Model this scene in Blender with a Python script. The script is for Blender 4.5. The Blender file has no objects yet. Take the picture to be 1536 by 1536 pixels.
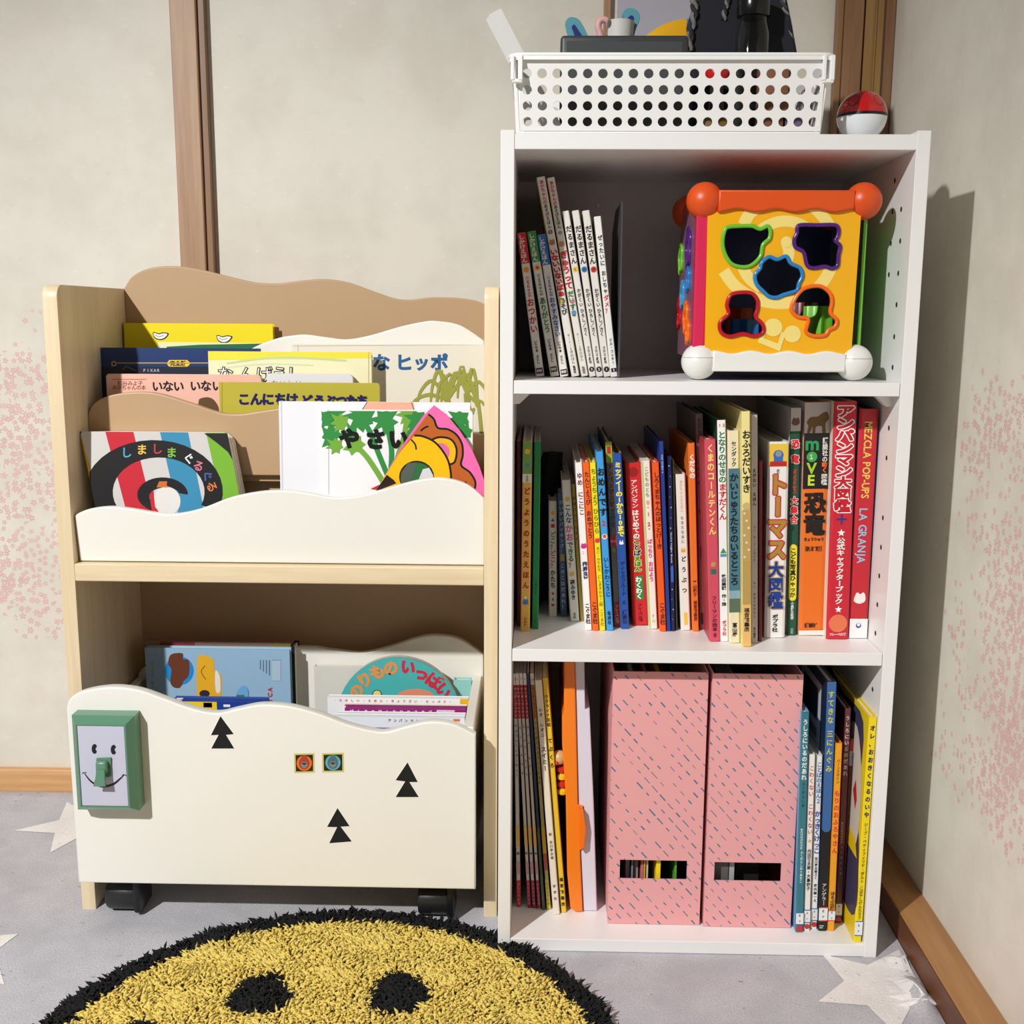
import bpy, bmesh, math, random
import numpy as np
from mathutils import Vector, noise

random.seed(4)
SC = bpy.context.scene
COL = SC.collection

# ------------------------------------------------------------------ camera
F, CX, CY, CZ = 1674.05, .0404, -1.1442, .6994
PITCH, YAW, ROLL = .1738, -.0238, .0055
cp, sp, cy_, sy_ = math.cos(PITCH), math.sin(PITCH), math.cos(YAW), math.sin(YAW)
FW = Vector((sy_*cp, cy_*cp, -sp))
R0 = Vector((cy_, -sy_, 0))
U0 = R0.cross(FW)
RT = R0*math.cos(ROLL) + U0*math.sin(ROLL)
UP = -R0*math.sin(ROLL) + U0*math.cos(ROLL)
CAM = Vector((CX, CY, CZ))
cd = bpy.data.cameras.new('camera')
cam = bpy.data.objects.new('camera', cd)
COL.objects.link(cam)
cd.sensor_width = 36
cd.lens = 36*F/1536
cd.clip_start = .02
from mathutils import Matrix
m = Matrix((RT, UP, -FW)).transposed().to_4x4()
m.translation = CAM
cam.matrix_world = m
SC.camera = cam

# ------------------------------------------------------------------ light, world, exposure
w = bpy.data.worlds.new('room_fill')
w.use_nodes = True
SC.world = w
w.node_tree.nodes['Background'].inputs[0].default_value = (1, .95, .89, 1)
w.node_tree.nodes['Background'].inputs[1].default_value = .11
ld = bpy.data.lights.new('ceiling_lamp', 'SPOT')
ld.energy = 308
ld.color = (1, .995, .98)
ld.shadow_soft_size = .035
ld.spot_size = math.radians(70)
ld.spot_blend = 1.0
lamp = bpy.data.objects.new('ceiling_lamp', ld)
COL.objects.link(lamp)
LP = Vector((-1.25, -1.80, 1.90))
lamp.location = LP
lamp.rotation_euler = (Vector((-.17, .1, -.04)) - LP).to_track_quat('-Z', 'Y').to_euler()
SC.view_settings.view_transform = 'Standard'
SC.view_settings.look = 'None'
SC.view_settings.gamma = 1
SC.view_settings.exposure = 0
SC.view_settings.use_curve_mapping = False

# ------------------------------------------------------------------ pixel helpers (photo pixel -> point in the room)
def ray(u, v):
    return FW + RT*((u-768)/F) - UP*((v-768)/F)
def at(u, v, x=None, y=None, z=None):
    d = ray(u, v)
    i, val = (0, x) if x is not None else (1, y) if y is not None else (2, z)
    return CAM + d*((val-CAM[i])/d[i])
def onpl(u, v, P, N):
    d = ray(u, v)
    return CAM + d*((P-CAM).dot(N)/d.dot(N))

# ------------------------------------------------------------------ materials
def lin(c):
    o = []
    for a in c[:3]:
        a = a/255
        o.append(a/12.92 if a <= .04045 else ((a+.055)/1.055)**2.4)
    return (*o, 1)
MATS = {}
def mat(col, rough=.5, **kw):
    key = (tuple(col), rough, tuple(sorted(kw.items())))
    if key in MATS:
        return MATS[key]
    mt = bpy.data.materials.new('paint')
    mt.use_nodes = True
    b = mt.node_tree.nodes['Principled BSDF']
    b.inputs['Base Color'].default_value = lin(col)
    b.inputs['Roughness'].default_value = rough
    for k, v in kw.items():
        b.inputs[k.replace('_', ' ')].default_value = v
    MATS[key] = mt
    return mt
class G:
    """small node graph helper"""
    def __init__(s, name, rough=.5):
        s.m = bpy.data.materials.new(name); s.m.use_nodes = True
        s.t = s.m.node_tree; s.b = s.t.nodes['Principled BSDF']; s.b.inputs['Roughness'].default_value = rough
    def n(s, typ, props={}, **ins):
        nd = s.t.nodes.new(typ)
        for k, v in props.items(): setattr(nd, k, v)
        for k, v in ins.items():
            k = int(k[1:]) if k[0] == 'i' and k[1:].isdigit() else k.replace('_', ' ')
            s.put(nd.inputs[k], v)
        return nd
    def put(s, sock, v):
        if isinstance(v, bpy.types.NodeSocket): s.t.links.new(v, sock)
        elif isinstance(v, bpy.types.Node): s.t.links.new(v.outputs[0], sock)
        else: sock.default_value = v
    def math(s, op, a, b=0.0, c=0.0):
        nd = s.t.nodes.new('ShaderNodeMath'); nd.operation = op
        s.put(nd.inputs[0], a); s.put(nd.inputs[1], b); s.put(nd.inputs[2], c)
        return nd.outputs[0]
    def mix(s, f, a, b):
        nd = s.t.nodes.new('ShaderNodeMix'); nd.data_type = 'RGBA'
        s.put(nd.inputs[0], f)
        for i, v in ((6, a), (7, b)):
            s.put(nd.inputs[i], lin(v) if isinstance(v, tuple) else v)
        return nd.outputs[2]
    def ramp(s, f, a, b):
        nd = s.t.nodes.new('ShaderNodeMapRange'); nd.interpolation_type = 'SMOOTHSTEP'
        s.put(nd.inputs[0], f); nd.inputs[1].default_value = a; nd.inputs[2].default_value = b
        return nd.outputs[0]
    def pos(s): return s.n('ShaderNodeNewGeometry').outputs['Position']
    def noise(s, vec, scale, detail=3.0, rough=.5):
        return s.n('ShaderNodeTexNoise', Vector=vec, Scale=scale, Detail=detail, Roughness=rough).outputs[0]
    def scaled(s, vec, sc):
        return s.n('ShaderNodeVectorMath', {'operation': 'MULTIPLY'}, i0=vec, i1=sc).outputs[0]
    def bump(s, h, strength, dist=.001):
        s.put(s.b.inputs['Normal'], s.n('ShaderNodeBump', Strength=strength, Distance=dist, Height=h).outputs[0])
    def color(s, c): s.put(s.b.inputs['Base Color'], c)

def wood(name, c1, c2, axis='z', scale=60, rough=.45, bump=.15):
    g = G(name, rough)
    k = {'z': (1, 1, .05), 'x': (.05, 1, 1), 'y': (1, .05, 1)}[axis]
    v = g.scaled(g.pos(), k)
    n = g.noise(v, scale, 4, .6)
    n2 = g.noise(v, scale*5, 2, .5)
    f = g.math('ADD', g.math('MULTIPLY', n, .75), g.math('MULTIPLY', n2, .25))
    g.color(g.mix(g.ramp(f, .35, .65), c1, c2))
    g.bump(f, bump)
    return g.m

def wallpaper(name, swap, zmid, xr):
    g = G(name, .62)
    p = g.pos()
    s = g.n('ShaderNodeSeparateXYZ', Vector=p)
    a = s.outputs[1 if swap else 0]; z = s.outputs[2]
    c = g.n('ShaderNodeCombineXYZ', X=a, Y=z)
    base = g.mix(g.ramp(g.noise(p, 9, 4, .6), .35, .65), (220, 214, 200), (230, 225, 212))
    fl = g.scaled(p, (1, 1, 5)) if False else g.n('ShaderNodeCombineXYZ', X=g.math('MULTIPLY', a, .35), Y=z, Z=0.0)
    flk = g.ramp(g.noise(fl, 170, 3, .7), .60, .75)
    base = g.mix(g.math('MULTIPLY', flk, .30), base, (255, 250, 238))
    tot = None
    for i, (sc, off) in enumerate(((92, 0.0), (104, 3.7), (80, 1.9))):
        cc = g.n('ShaderNodeVectorMath', {'operation': 'ADD'}, i0=c, i1=(off, off*.7, 0)).outputs[0]
        vo = g.n('ShaderNodeTexVoronoi', {'voronoi_dimensions': '2D'}, Vector=cc, Scale=sc, Randomness=.9)
        d = g.n('ShaderNodeVectorMath', {'operation': 'SUBTRACT'}, i0=cc, i1=vo.outputs['Position']).outputs[0]
        ds = g.n('ShaderNodeSeparateXYZ', Vector=d)
        ang = g.math('ARCTAN2', ds.outputs[1], ds.outputs[0])
        rnd = g.n('ShaderNodeSeparateColor', Color=vo.outputs['Color'])
        ang = g.math('ADD', ang, g.math('MULTIPLY', rnd.outputs[1], 6.28))
        pet = g.math('ABSOLUTE', g.math('COSINE', g.math('MULTIPLY', ang, 2.5)))
        rr = g.math('MULTIPLY', g.math('ADD', g.math('MULTIPLY', g.math('POWER', pet, .6), .34), .07), 1.0)
        inside = g.ramp(g.math('SUBTRACT', rr, vo.outputs['Distance']), -.02, .03)
        core = g.ramp(vo.outputs['Distance'], .05, .08)
        clus = g.noise(cc, 8.0, 2, .5)
        band = g.math('SUBTRACT', 1.0, g.math('MULTIPLY', g.math('ABSOLUTE', g.math('SUBTRACT', z, zmid)), 3.4))
        band = g.math('MINIMUM', band, 1.0)
        side = g.ramp(a, xr[0], xr[1])
        dens = g.math('MULTIPLY', g.math('MULTIPLY', g.math('ADD', g.math('MULTIPLY', g.math('SUBTRACT', clus, .5), 8.0), .35), g.ramp(band, .12, .5)), side)
        ex = g.ramp(g.math('SUBTRACT', dens, rnd.outputs[0]), -.02, .05)
        f = g.math('MULTIPLY', g.math('MULTIPLY', inside, core), ex)
        tot = f if tot is None else g.math('MAXIMUM', tot, f)
    haze = g.ramp(g.noise(c, 5, 2, .5), .52, .75)
    base = g.mix(g.math('MULTIPLY', haze, .22), base, (236, 208, 200))
    tint = g.mix(g.noise(c, 30, 1, .5), (214, 164, 160), (226, 190, 184))
    g.color(g.mix(g.math('MULTIPLY', tot, .82), base, tint))
    g.bump(g.noise(fl, 170, 3, .7), .12)
    return g.m

M_WALLB = wallpaper('wallpaper_blossom_back', False, .46, (-.30, -.52))
M_WALLR = wallpaper('wallpaper_blossom_side', True, .42, (.12, -.05))
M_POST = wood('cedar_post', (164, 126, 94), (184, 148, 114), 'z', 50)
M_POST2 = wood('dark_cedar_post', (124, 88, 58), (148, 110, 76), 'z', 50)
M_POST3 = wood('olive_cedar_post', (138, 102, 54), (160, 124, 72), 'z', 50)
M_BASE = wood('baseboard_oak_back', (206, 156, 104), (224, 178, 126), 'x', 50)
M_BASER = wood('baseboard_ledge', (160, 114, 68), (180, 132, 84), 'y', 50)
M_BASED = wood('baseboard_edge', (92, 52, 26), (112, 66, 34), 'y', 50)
M_MAPLE = wood('maple_edge', (218, 197, 160), (232, 213, 178), 'z', 45, .4, .04)
M_MAPLEX = wood('maple_edge_x', (218, 197, 160), (232, 213, 178), 'x', 45, .4, .04)
M_BROWNP = mat((186, 154, 118), .42)
M_CREAM = mat((238, 235, 227), .35)
M_WHITE = mat((240, 239, 237), .38)
M_WIN = mat((226, 219, 216), .42)
M_PLAST = mat((250, 250, 248), .32)
M_PAGE = mat((236, 230, 212), .8)
M_BLACK = mat((18, 18, 19), .4)

def carpet_mat(name, c1, c2):
    g = G(name, .95)
    p = g.pos()
    n = g.noise(p, 500, 3, .6); n2 = g.noise(p, 14, 3, .6)
    cl = g.mix(g.ramp(n, .3, .7), c1, c2)
    cl = g.mix(g.math('MULTIPLY', g.ramp(n2, .35, .7), .5), cl, tuple(int(x*.93) for x in c1))
    sp_ = g.ramp(g.noise(g.scaled(p, (.5, 1, 1)), 150, 2, .5), .70, .74)
    cl = g.mix(g.math('MULTIPLY', sp_, .55), cl, (120, 108, 108))
    g.color(cl)
    g.bump(n, .5, .002)
    return g.m
M_CARPET = carpet_mat('grey_carpet', (180, 178, 184), (204, 202, 208))
M_STAR = carpet_mat('white_star', (232, 227, 225), (244, 240, 238))

# ------------------------------------------------------------------ mesh helpers
WL = {}
def root_of(o):
    while o.parent: o = o.parent
    return o
class M:
    def __init__(s): s.v = []; s.f = []; s.mi = []; s.mats = []
    def mid(s, mt):
        if mt not in s.mats: s.mats.append(mt)
        return s.mats.index(mt)
    def add(s, vs, fs, mt):
        k = len(s.v); i = s.mid(mt)
        s.v += [tuple(p) for p in vs]
        s.f += [tuple(a+k for a in f) for f in fs]
        s.mi += [i]*len(fs)
        return s
    def box(s, a, b, mt, r=0, seg=1, fn=None):
        vs, fs = boxgeo(tuple(a), tuple(b), r, seg)
        if fn: vs = [fn(*p) for p in vs]
        return s.add(vs, fs, mt)
    def loops(s, L, fn, mt, ext=0, bev=0, bres=1, off=0):
        vs, fs = fill(L, ext, bev, bres, off)
        return s.add([fn(*p) for p in vs], fs, mt)
    def tube(s, pts, r, mt, seg=8, closed=False, caps=True):
        pts = [Vector(p) for p in pts]; n = len(pts); k = len(s.v); vs = []; fs = []
        rr = r if isinstance(r, (list, tuple)) else [r]*n
        prev = None
        for i, p in enumerate(pts):
            if closed: t = pts[(i+1) % n]-pts[i-1]
            else: t = pts[min(i+1, n-1)]-pts[max(i-1, 0)]
            t.normalize()
            if prev is None:
                a = Vector((0, 0, 1)) if abs(t.z) < .9 else Vector((1, 0, 0))
            else: a = prev
            x = (a - t*a.dot(t)).normalized(); prev = x; y = t.cross(x)
            for j in range(seg):
                q = 2*math.pi*j/seg
                vs.append(p + (x*math.cos(q)+y*math.sin(q))*rr[i])
        m_ = n if closed else n-1
        for i in range(m_):
            for j in range(seg):
                a0 = i*seg+j; a1 = i*seg+(j+1) % seg; b0 = ((i+1) % n)*seg+j; b1 = ((i+1) % n)*seg+(j+1) % seg
                fs.append((a0, a1, b1, b0))
        if not closed and caps:
            fs.append(tuple(range(seg))[::-1]); fs.append(tuple((n-1)*seg+j for j in range(seg)))
        return s.add(vs, fs, mt)
    def lathe(s, c, prof, mt, axis='z', seg=24):
        """prof: list of (radius, height) along axis"""
        vs = []; fs = []; n = len(prof)
        for (r, h) in prof:
            for j in range(seg):
                q = 2*math.pi*j/seg; a, b = r*math.cos(q), r*math.sin(q)
                vs.append(Vector(c)+Vector({'z': (a, b, h), 'x': (h, a, b), 'y': (a, h, b)}[axis]))
        for i in range(n-1):
            for j in range(seg):
                fs.append((i*seg+j, i*seg+(j+1) % seg, (i+1)*seg+(j+1) % seg, (i+1)*seg+j))
        fs.append(tuple(range(seg))[::-1]); fs.append(tuple((n-1)*seg+j for j in range(seg)))
        return s.add(vs, fs, mt)
    def sphere(s, c, r, mt, seg=24, rings=14, z0=-1, z1=1, axis='z'):
        a0, a1 = math.asin(z0), math.asin(z1)
        pr = [(max(1e-5, r*math.cos(a0+(a1-a0)*i/rings)), r*math.sin(a0+(a1-a0)*i/rings)) for i in range(rings+1)]
        return s.lathe(c, pr, mt, axis, seg)
    def build(s, name, parent=None, smooth=30, loc=None, fix=True):
        me = bpy.data.meshes.new(name)
        o = bpy.data.objects.new(name, me)
        L = Vector(loc) if loc is not None else (WL[root_of(parent)] if parent else Vector((0, 0, 0)))
        me.from_pydata([(x-L.x, y-L.y, z-L.z) for x, y, z in s.v], [], s.f)
        for mt in s.mats: me.materials.append(mt)
        me.polygons.foreach_set('material_index', s.mi)
        if fix:
            bm = bmesh.new(); bm.from_mesh(me); bmesh.ops.recalc_face_normals(bm, faces=bm.faces); bm.to_mesh(me); bm.free()
        if smooth:
            me.shade_smooth(); me.set_sharp_from_angle(angle=math.radians(smooth))
        COL.objects.link(o)
        if parent: o.parent = parent
        else: o.location = L; WL[o] = L
        if name.endswith('print'): o['kind'] = 'stuff'
        return o

BG = {}
def boxgeo(a, b, r, seg):
    d = tuple(round(abs(b[i]-a[i]), 6) for i in range(3)); key = (d, r, seg)
    if key not in BG:
        bm = bmesh.new(); bmesh.ops.create_cube(bm, size=1)
        for v in bm.verts: v.co = Vector((v.co.x*d[0], v.co.y*d[1], v.co.z*d[2]))
        if r: bmesh.ops.bevel(bm, geom=bm.edges[:], offset=min(r, min(d)*.49), segments=seg, affect='EDGES', profile=.5)
        bm.verts.index_update()
        BG[key] = ([v.co.copy() for v in bm.verts], [tuple(v.index for v in f.verts) for f in bm.faces]); bm.free()
    vs, fs = BG[key]; c = Vector([(a[i]+b[i])/2 for i in range(3)])
    return [v+c for v in vs], fs
def fill(L, ext=0, bev=0, bres=1, off=0):
    c = bpy.data.curves.new('c', 'CURVE'); c.dimensions = '2D'; c.fill_mode = 'BOTH'; c.extrude = ext
    c.bevel_depth = bev; c.bevel_resolution = bres; c.offset = off
    K = 1.0
    allp = [p for l in L for p in l]; mx = max(max(abs(p[0]), abs(p[1])) for p in allp)
    for l in L:
        sp_ = c.splines.new('POLY'); sp_.points.add(len(l)-1); sp_.use_cyclic_u = True
        for i, p in enumerate(l): sp_.points[i].co = (p[0], p[1], 0, 1)
    o = bpy.data.objects.new('c', c); me = o.to_mesh()
    r = ([tuple(v.co) for v in me.vertices], [tuple(p.vertices) for p in me.polygons])
    o.to_mesh_clear(); bpy.data.objects.remove(o); bpy.data.curves.remove(c)
    return r
GL = {}
def glyph(ch, off):
    if (ch, off) not in GL:
        c = bpy.data.curves.new('t', 'FONT'); c.body = ch; c.resolution_u = 2; c.offset = off
        o = bpy.data.objects.new('t', c); me = o.to_mesh()
        vs = [(v.co.x, v.co.y) for v in me.vertices]; fs = [tuple(p.vertices) for p in me.polygons]
        o.to_mesh_clear(); bpy.data.objects.remove(o); bpy.data.curves.remove(c)
        lat = ord(ch) < 0x2000
        if vs:
            xa, xb = min(v[0] for v in vs), max(v[0] for v in vs)
            cxx = (xa+xb)/2 if lat else .5
        else: cxx = xa = xb = 0
        GL[(ch, off)] = ([(x-cxx, y-(.35 if lat else .36)) for x, y in vs], fs, (xb-xa) if lat else 1.0)
    return GL[(ch, off)]
def circ(cx, cy, r, n=20, ry=None): return [(cx+r*math.cos(2*math.pi*i/n), cy+(ry or r)*math.sin(2*math.pi*i/n)) for i in range(n)]
def cm(P, n=5, closed=True):
    out = []; N = len(P)
    for i in range(N if closed else N-1):
        if closed: a, b, c, d = P[i-1], P[i], P[(i+1) % N], P[(i+2) % N]
        else: a, b, c, d = P[max(i-1, 0)], P[i], P[i+1], P[min(i+2, N-1)]
        for k in range(n):
            t = k/n
            out.append(tuple(.5*(2*b[j]+(c[j]-a[j])*t+(2*a[j]-5*b[j]+4*c[j]-d[j])*t*t+(3*b[j]-a[j]-3*c[j]+d[j])*t**3) for j in range(len(b))))
    if not closed: out.append(tuple(P[-1]))
    return out
def ribbon(P, w):
    n = len(P); A = []; B = []
    for i in range(n):
        a = P[max(i-1, 0)]; b = P[min(i+1, n-1)]; dx, dy = b[0]-a[0], b[1]-a[1]; l = math.hypot(dx, dy) or 1
        ww = w[i] if isinstance(w, list) else w
        A.append((P[i][0]-dy/l*ww/2, P[i][1]+dx/l*ww/2)); B.append((P[i][0]+dy/l*ww/2, P[i][1]-dx/l*ww/2))
    return A+B[::-1]

def thing(name, label, cat, loc, group=None):
    o = bpy.data.objects.new(name, None); COL.objects.link(o); o.empty_display_size = .02
    o.location = loc; WL[o] = Vector(loc); o['label'] = label; o['category'] = cat
    if group: o['group'] = group
    return o
def tag(o, label, cat, group=None, kind=None):
    if label: o['label'] = label
    if cat: o['category'] = cat
    if group: o['group'] = group
    if kind: o['kind'] = kind
    return o
def struct(o): o['kind'] = 'structure'; return o

# ------------------------------------------------------------------ room
struct(M().box((-1.6, -1.5, -.02), (.56, .44, -.006), mat((150, 150, 120), .8)).build('floor'))
struct(M().box((-1.6, .41, -.006), (.56, .46, 1.7), M_WALLB).build('wall_back'))
struct(M().box((.497, -1.5, -.006), (.56, .41, 1.7), M_WALLR).build('wall_right'))
struct(M().box((-1.6, .398, -.006), (.45, .41, .034), M_BASE, .0015).build('baseboard_back'))
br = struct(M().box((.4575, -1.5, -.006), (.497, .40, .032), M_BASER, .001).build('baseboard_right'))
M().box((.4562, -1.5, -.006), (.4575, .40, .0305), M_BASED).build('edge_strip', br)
def post(name, x0, x1, y0, mt, z0=.034):
    return struct(M().box((x0, y0, z0), (x1, .41, 1.7), mt, .0012).build(name))
post('trim_1', -.4475, -.4130, .392, M_POST)
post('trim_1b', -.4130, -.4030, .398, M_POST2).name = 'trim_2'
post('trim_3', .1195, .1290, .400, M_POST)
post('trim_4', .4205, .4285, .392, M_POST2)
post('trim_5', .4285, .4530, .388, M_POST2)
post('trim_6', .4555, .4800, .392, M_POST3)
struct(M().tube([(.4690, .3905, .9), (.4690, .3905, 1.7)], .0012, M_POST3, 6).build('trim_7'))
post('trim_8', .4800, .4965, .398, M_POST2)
pb = M().box((.1375, .402, .88), (.2600, .409, 1.7), mat((186, 184, 196), .35), .001).build('wall_panel', loc=(.2, .405, .88))
tag(pb, 'pale lavender grey board fixed on the back wall above the white basket', 'board')

# ------------------------------------------------------------------ carpet with stars
def grid_surface(x0, x1, y0, y1, nx, ny, zf, mt):
    vs = []; fs = []
    for j in range(ny+1):
        for i in range(nx+1):
            x = x0+(x1-x0)*i/nx; y = y0+(y1-y0)*j/ny; vs.append((x, y, zf(x, y)))
    for j in range(ny):
        for i in range(nx):
            a = j*(nx+1)+i; fs.append((a, a+1, a+nx+2, a+nx+1))
    return vs, fs
def carpet_z(x, y):
    z = 0.0
    if x > .425 and y < .0:
        t = min(1, (x-.425)/.015); k = max(0, 1-abs(y+.05)/.16)
        z = t*.010*k*(.7+.5*math.sin(y*75+x*30)) * (1 if x < .449 else max(0, 1-(x-.449)/.006))
    if y > .36: z += .003*math.sin((y-.36)/.04*math.pi)*(1 if x < -.2 else 0)
    return z
ct = thing('star_carpet', 'pale grey carpet with large white stars covering the whole floor', 'carpet', (-.4, -.5, -.006))
mm = M(); vs, fs = grid_surface(-1.55, .4555, -1.45, .3965, 260, 150, carpet_z, M_CARPET); mm.add(vs, fs, M_CARPET)
mm.box((-1.55, -1.45, -.006), (.4555, .3965, -.0015), M_CARPET)
mm.build('pile', ct, 60, fix=False)
def star_pts(tips_c, R, rot, ri=.42):
    return [(tips_c[0]+(R if i % 2 == 0 else R*ri)*math.cos(rot+i*math.pi/5), tips_c[1]+(R if i % 2 == 0 else R*ri)*math.sin(rot+i*math.pi/5)) for i in range(10)]
def star(P):
    vs, fs = fill([P])
    bm = bmesh.new(); bv = [bm.verts.new((x, y, 0)) for x, y, _ in vs]
    for f in fs:
        try: bm.faces.new([bv[i] for i in f])
        except ValueError: pass
    bmesh.ops.subdivide_edges(bm, edges=bm.edges[:], cuts=5, use_grid_fill=True)
    bmesh.ops.triangulate(bm, faces=bm.faces)
    bm.verts.index_update()
    vs = [(v.co.x, v.co.y, carpet_z(v.co.x, v.co.y)+.0006) for v in bm.verts if True]
    fs = [tuple(v.index for v in f.verts) for f in bm.faces]; bm.free()
    M().add(vs, fs, M_STAR).build('star', ct, 0, fix=False)
def two_tip(p, q, side=1):
    p = at(*p, z=0); q = at(*q, z=0); d = q-p; c = d.length; R = c/(2*math.sin(math.radians(36)))
    mid = (p+q)/2; n = Vector((-d.y, d.x, 0)).normalized()*side; ctr = mid + n*math.sqrt(R*R-c*c/4)
    rot = math.atan2(p.y-ctr.y, p.x-ctr.x)
    star(star_pts((ctr.x, ctr.y), R, rot))
two_tip((21, 1246.5), (75.3, 1279.6), 1)
P5 = [(1233, 1432), (1266, 1472), (1227, 1503), (1301, 1509), (1345, 1552), (1366, 1511), (1409, 1509), (1375, 1472), (1348, 1425), (1301.6, 1448)]
star([tuple(at(u, v, z=0))[:2] for u, v in P5])
PB = [(27.8, 1401.3), (-8, 1428), (7, 1478), (-25, 1468), (-60, 1500), (-60, 1450), (-110, 1430), (-50, 1415), (-40, 1385), (-18, 1405)]
star([tuple(at(u, v, z=0))[:2] for u, v in PB])

# ------------------------------------------------------------------ shag rug
RC = (-.160, -.230); RR = .296; RY = .2695
rug = thing('round_rug', 'round yellow shag rug with black rim and black eyes on the grey carpet', 'rug', (RC[0], RC[1], 0))
M().lathe((RC[0], RC[1], .001), [(RR-.004, 0), (RR, .002), (RR-.002, .006)], mat((60, 52, 20), .9), 'z', 64).build('backing', rug)
M_YEL = mat((232, 208, 112), .95); M_YEL2 = mat((222, 196, 96), .95); M_BLK = mat((15, 15, 17), .95)
def tufts():
    rs = np.random.RandomState(3)
    step = .0027; pts = []
    n = int(2*RR/step)+2
    gx, gy = np.meshgrid(np.arange(n), np.arange(n))
    x = (gx.ravel()-n/2)*step + rs.uniform(-.5, .5, n*n)*step; y = (gy.ravel()-n/2)*step + rs.uniform(-.5, .5, n*n)*step
    k = np.hypot(x, y) < RR; x = x[k]; y = y[k]; N = len(x)
    r = np.hypot(x, y)+rs.normal(0, .0012, N)
    blk = (r > RY)
    for ex, ey in ((-.0815, .126), (.061, .133)):
        a = np.arctan2(y-ey, x-ex); rad = .0305+.002*np.sin(3*a+ex*40)+rs.normal(0, .0008, N)
        blk |= np.hypot((x-ex), (y-ey)*.86) < rad
    # smile arc
    mr = np.hypot(x+.007, y-.085); blk |= (np.abs(mr-.177) < .012) & (y < .080)
    ln = rs.uniform(.008, .013, N); wd = rs.uniform(.0013, .0023, N)
    a = rs.uniform(0, 2*np.pi, N); fl = np.array([noise.noise(Vector((x[i]*28, y[i]*28, 0))) for i in range(N)])
    a = np.where(rs.rand(N) < .7, -np.pi/2+fl*3.2+rs.normal(0, .5, N), a)
    lean = rs.uniform(.25, .85, N)
    d = np.stack([np.cos(a)*lean, np.sin(a)*lean, np.ones(N)], 1); d /= np.linalg.norm(d, axis=1)[:, None]
    b = np.stack([x+RC[0], y+RC[1], np.full(N, .004)], 1)
    s = np.cross(d, rs.normal(size=(N, 3))); s /= np.linalg.norm(s, axis=1)[:, None]; t = np.cross(d, s)
    V = np.zeros((N, 7, 3))
    for j in range(3):
        q = 2*np.pi*j/3; o = s*np.cos(q)+t*np.sin(q)
        V[:, j] = b+o*(wd*.7)[:, None]
        V[:, 3+j] = b+d*(ln*.6)[:, None]+o*wd[:, None]
    droop = np.stack([np.cos(a), np.sin(a), -np.ones(N)*.5], 1)*(ln*.18)[:, None]
    V[:, 6] = b+d*ln[:, None]+droop
    V -= np.array([RC[0], RC[1], 0])
    tri = []
    for j in range(3):
        k2 = (j+1) % 3
        tri += [(j, k2, 3+k2), (j, 3+k2, 3+j), (3+j, 3+k2, 6)]
    tri = np.array(tri)
    for nm, sel in (('yellow_pile', ~blk), ('black_pile', blk)):
        W = V[sel]; n2 = len(W)
        me = bpy.data.meshes.new(nm); me.vertices.add(n2*7); me.vertices.foreach_set('co', W.reshape(-1))
        T = (tri[None]+(np.arange(n2)*7)[:, None, None]).reshape(-1)
        me.loops.add(len(T)); me.loops.foreach_set('vertex_index', T.astype(np.int32))
        me.polygons.add(len(T)//3); me.polygons.foreach_set('loop_start', np.arange(0, len(T), 3, dtype=np.int32))
        me.polygons.foreach_set('loop_total', np.full(len(T)//3, 3, dtype=np.int32))
        if nm[0] == 'y':
            me.materials.append(M_YEL); me.materials.append(M_YEL2)
            me.polygons.foreach_set('material_index', np.repeat((rs.rand(n2) < .3).astype(np.int32), 9))
        else: me.materials.append(M_BLK)
        me.update(calc_edges=True); me.validate()
        me.shade_smooth()
        o = bpy.data.objects.new(nm, me); COL.objects.link(o); o.parent = rug; o['kind'] = 'stuff'
tufts()

# ------------------------------------------------------------------ white bookcase
W, H, T = .42, .8796, .0137
Z1, Z2, ZB = .6347, .3503, .0149
bc = thing('bookcase', 'tall white three-shelf bookcase full of spines beside the right wall', 'bookcase', (W/2, .145, 0))
def vplane(y):  return lambda u, v, d=0: (u, y+d, v)
M().box((0, 0, 0), (T, .29, H), M_WHITE, .0005).build('side_panel', bc)
rp = M().box((W-T, 0, 0), (W, .29, H), M_WHITE, .0005).build('side_panel', bc)
M().box((T, .0008, H-.0035-T-.001), (W-T, .29, H-.0035), M_WHITE, .0005).build('top_board', bc)
M().box((T+.0006, .0008, Z1-T), (W-T-.0006, .268, Z1), M_WHITE, .0005).build('shelf_board', bc)
M().box((T+.0006, .0008, Z2-T), (W-T-.0006, .268, Z2), M_WHITE, .0005).build('shelf_board', bc)
M().box((T, .0008, .0005), (W-T, .268, ZB), M_WHITE, .0005).build('bottom_board', bc)
M().box((T, .273, .0), (W-T, .279, H-.004), M_WIN).build('back_panel', bc)
for sx, x0 in ((1, T), (-1, W-T)):
    for zz in (Z1-T,):
        pr = [(0, 0), (.017, 0), (.0165, -.002), (.006, -.012), (.0, -.012)]
        M().loops([[(x0+sx*a, zz+b) for a, b in pr]], lambda a, b, d: (a, .030+d, b), M_PLAST, .006).build('shelf_bracket', bc)
hol = M()
hp = [(1342.5, 271), (1352, 314), (1339, 317.5), (1350.5, 361.5), (1336.5, 365), (1347.5, 410), (1333.5, 412), (1345, 457), (1341.5, 505), (1339, 551), (1333.5, 642), (1330, 687)]
R7 = (1100, 580, 3.84)
hp += [(1100+a/3.84, 580+b/3.84) for a, b in ((862, 755), (851, 925), (841, 1090), (830, 1255), (819, 1420))]
hp += [(1309, 1034)]
for u, v in hp:
    p = at(u, v, x=W-T)
    hol.loops([circ(p.y, p.z, .0028, 10)], lambda a, b, d: (W-T-.0002-d, a, b), mat((50, 36, 34), .8), .00005)
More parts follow.
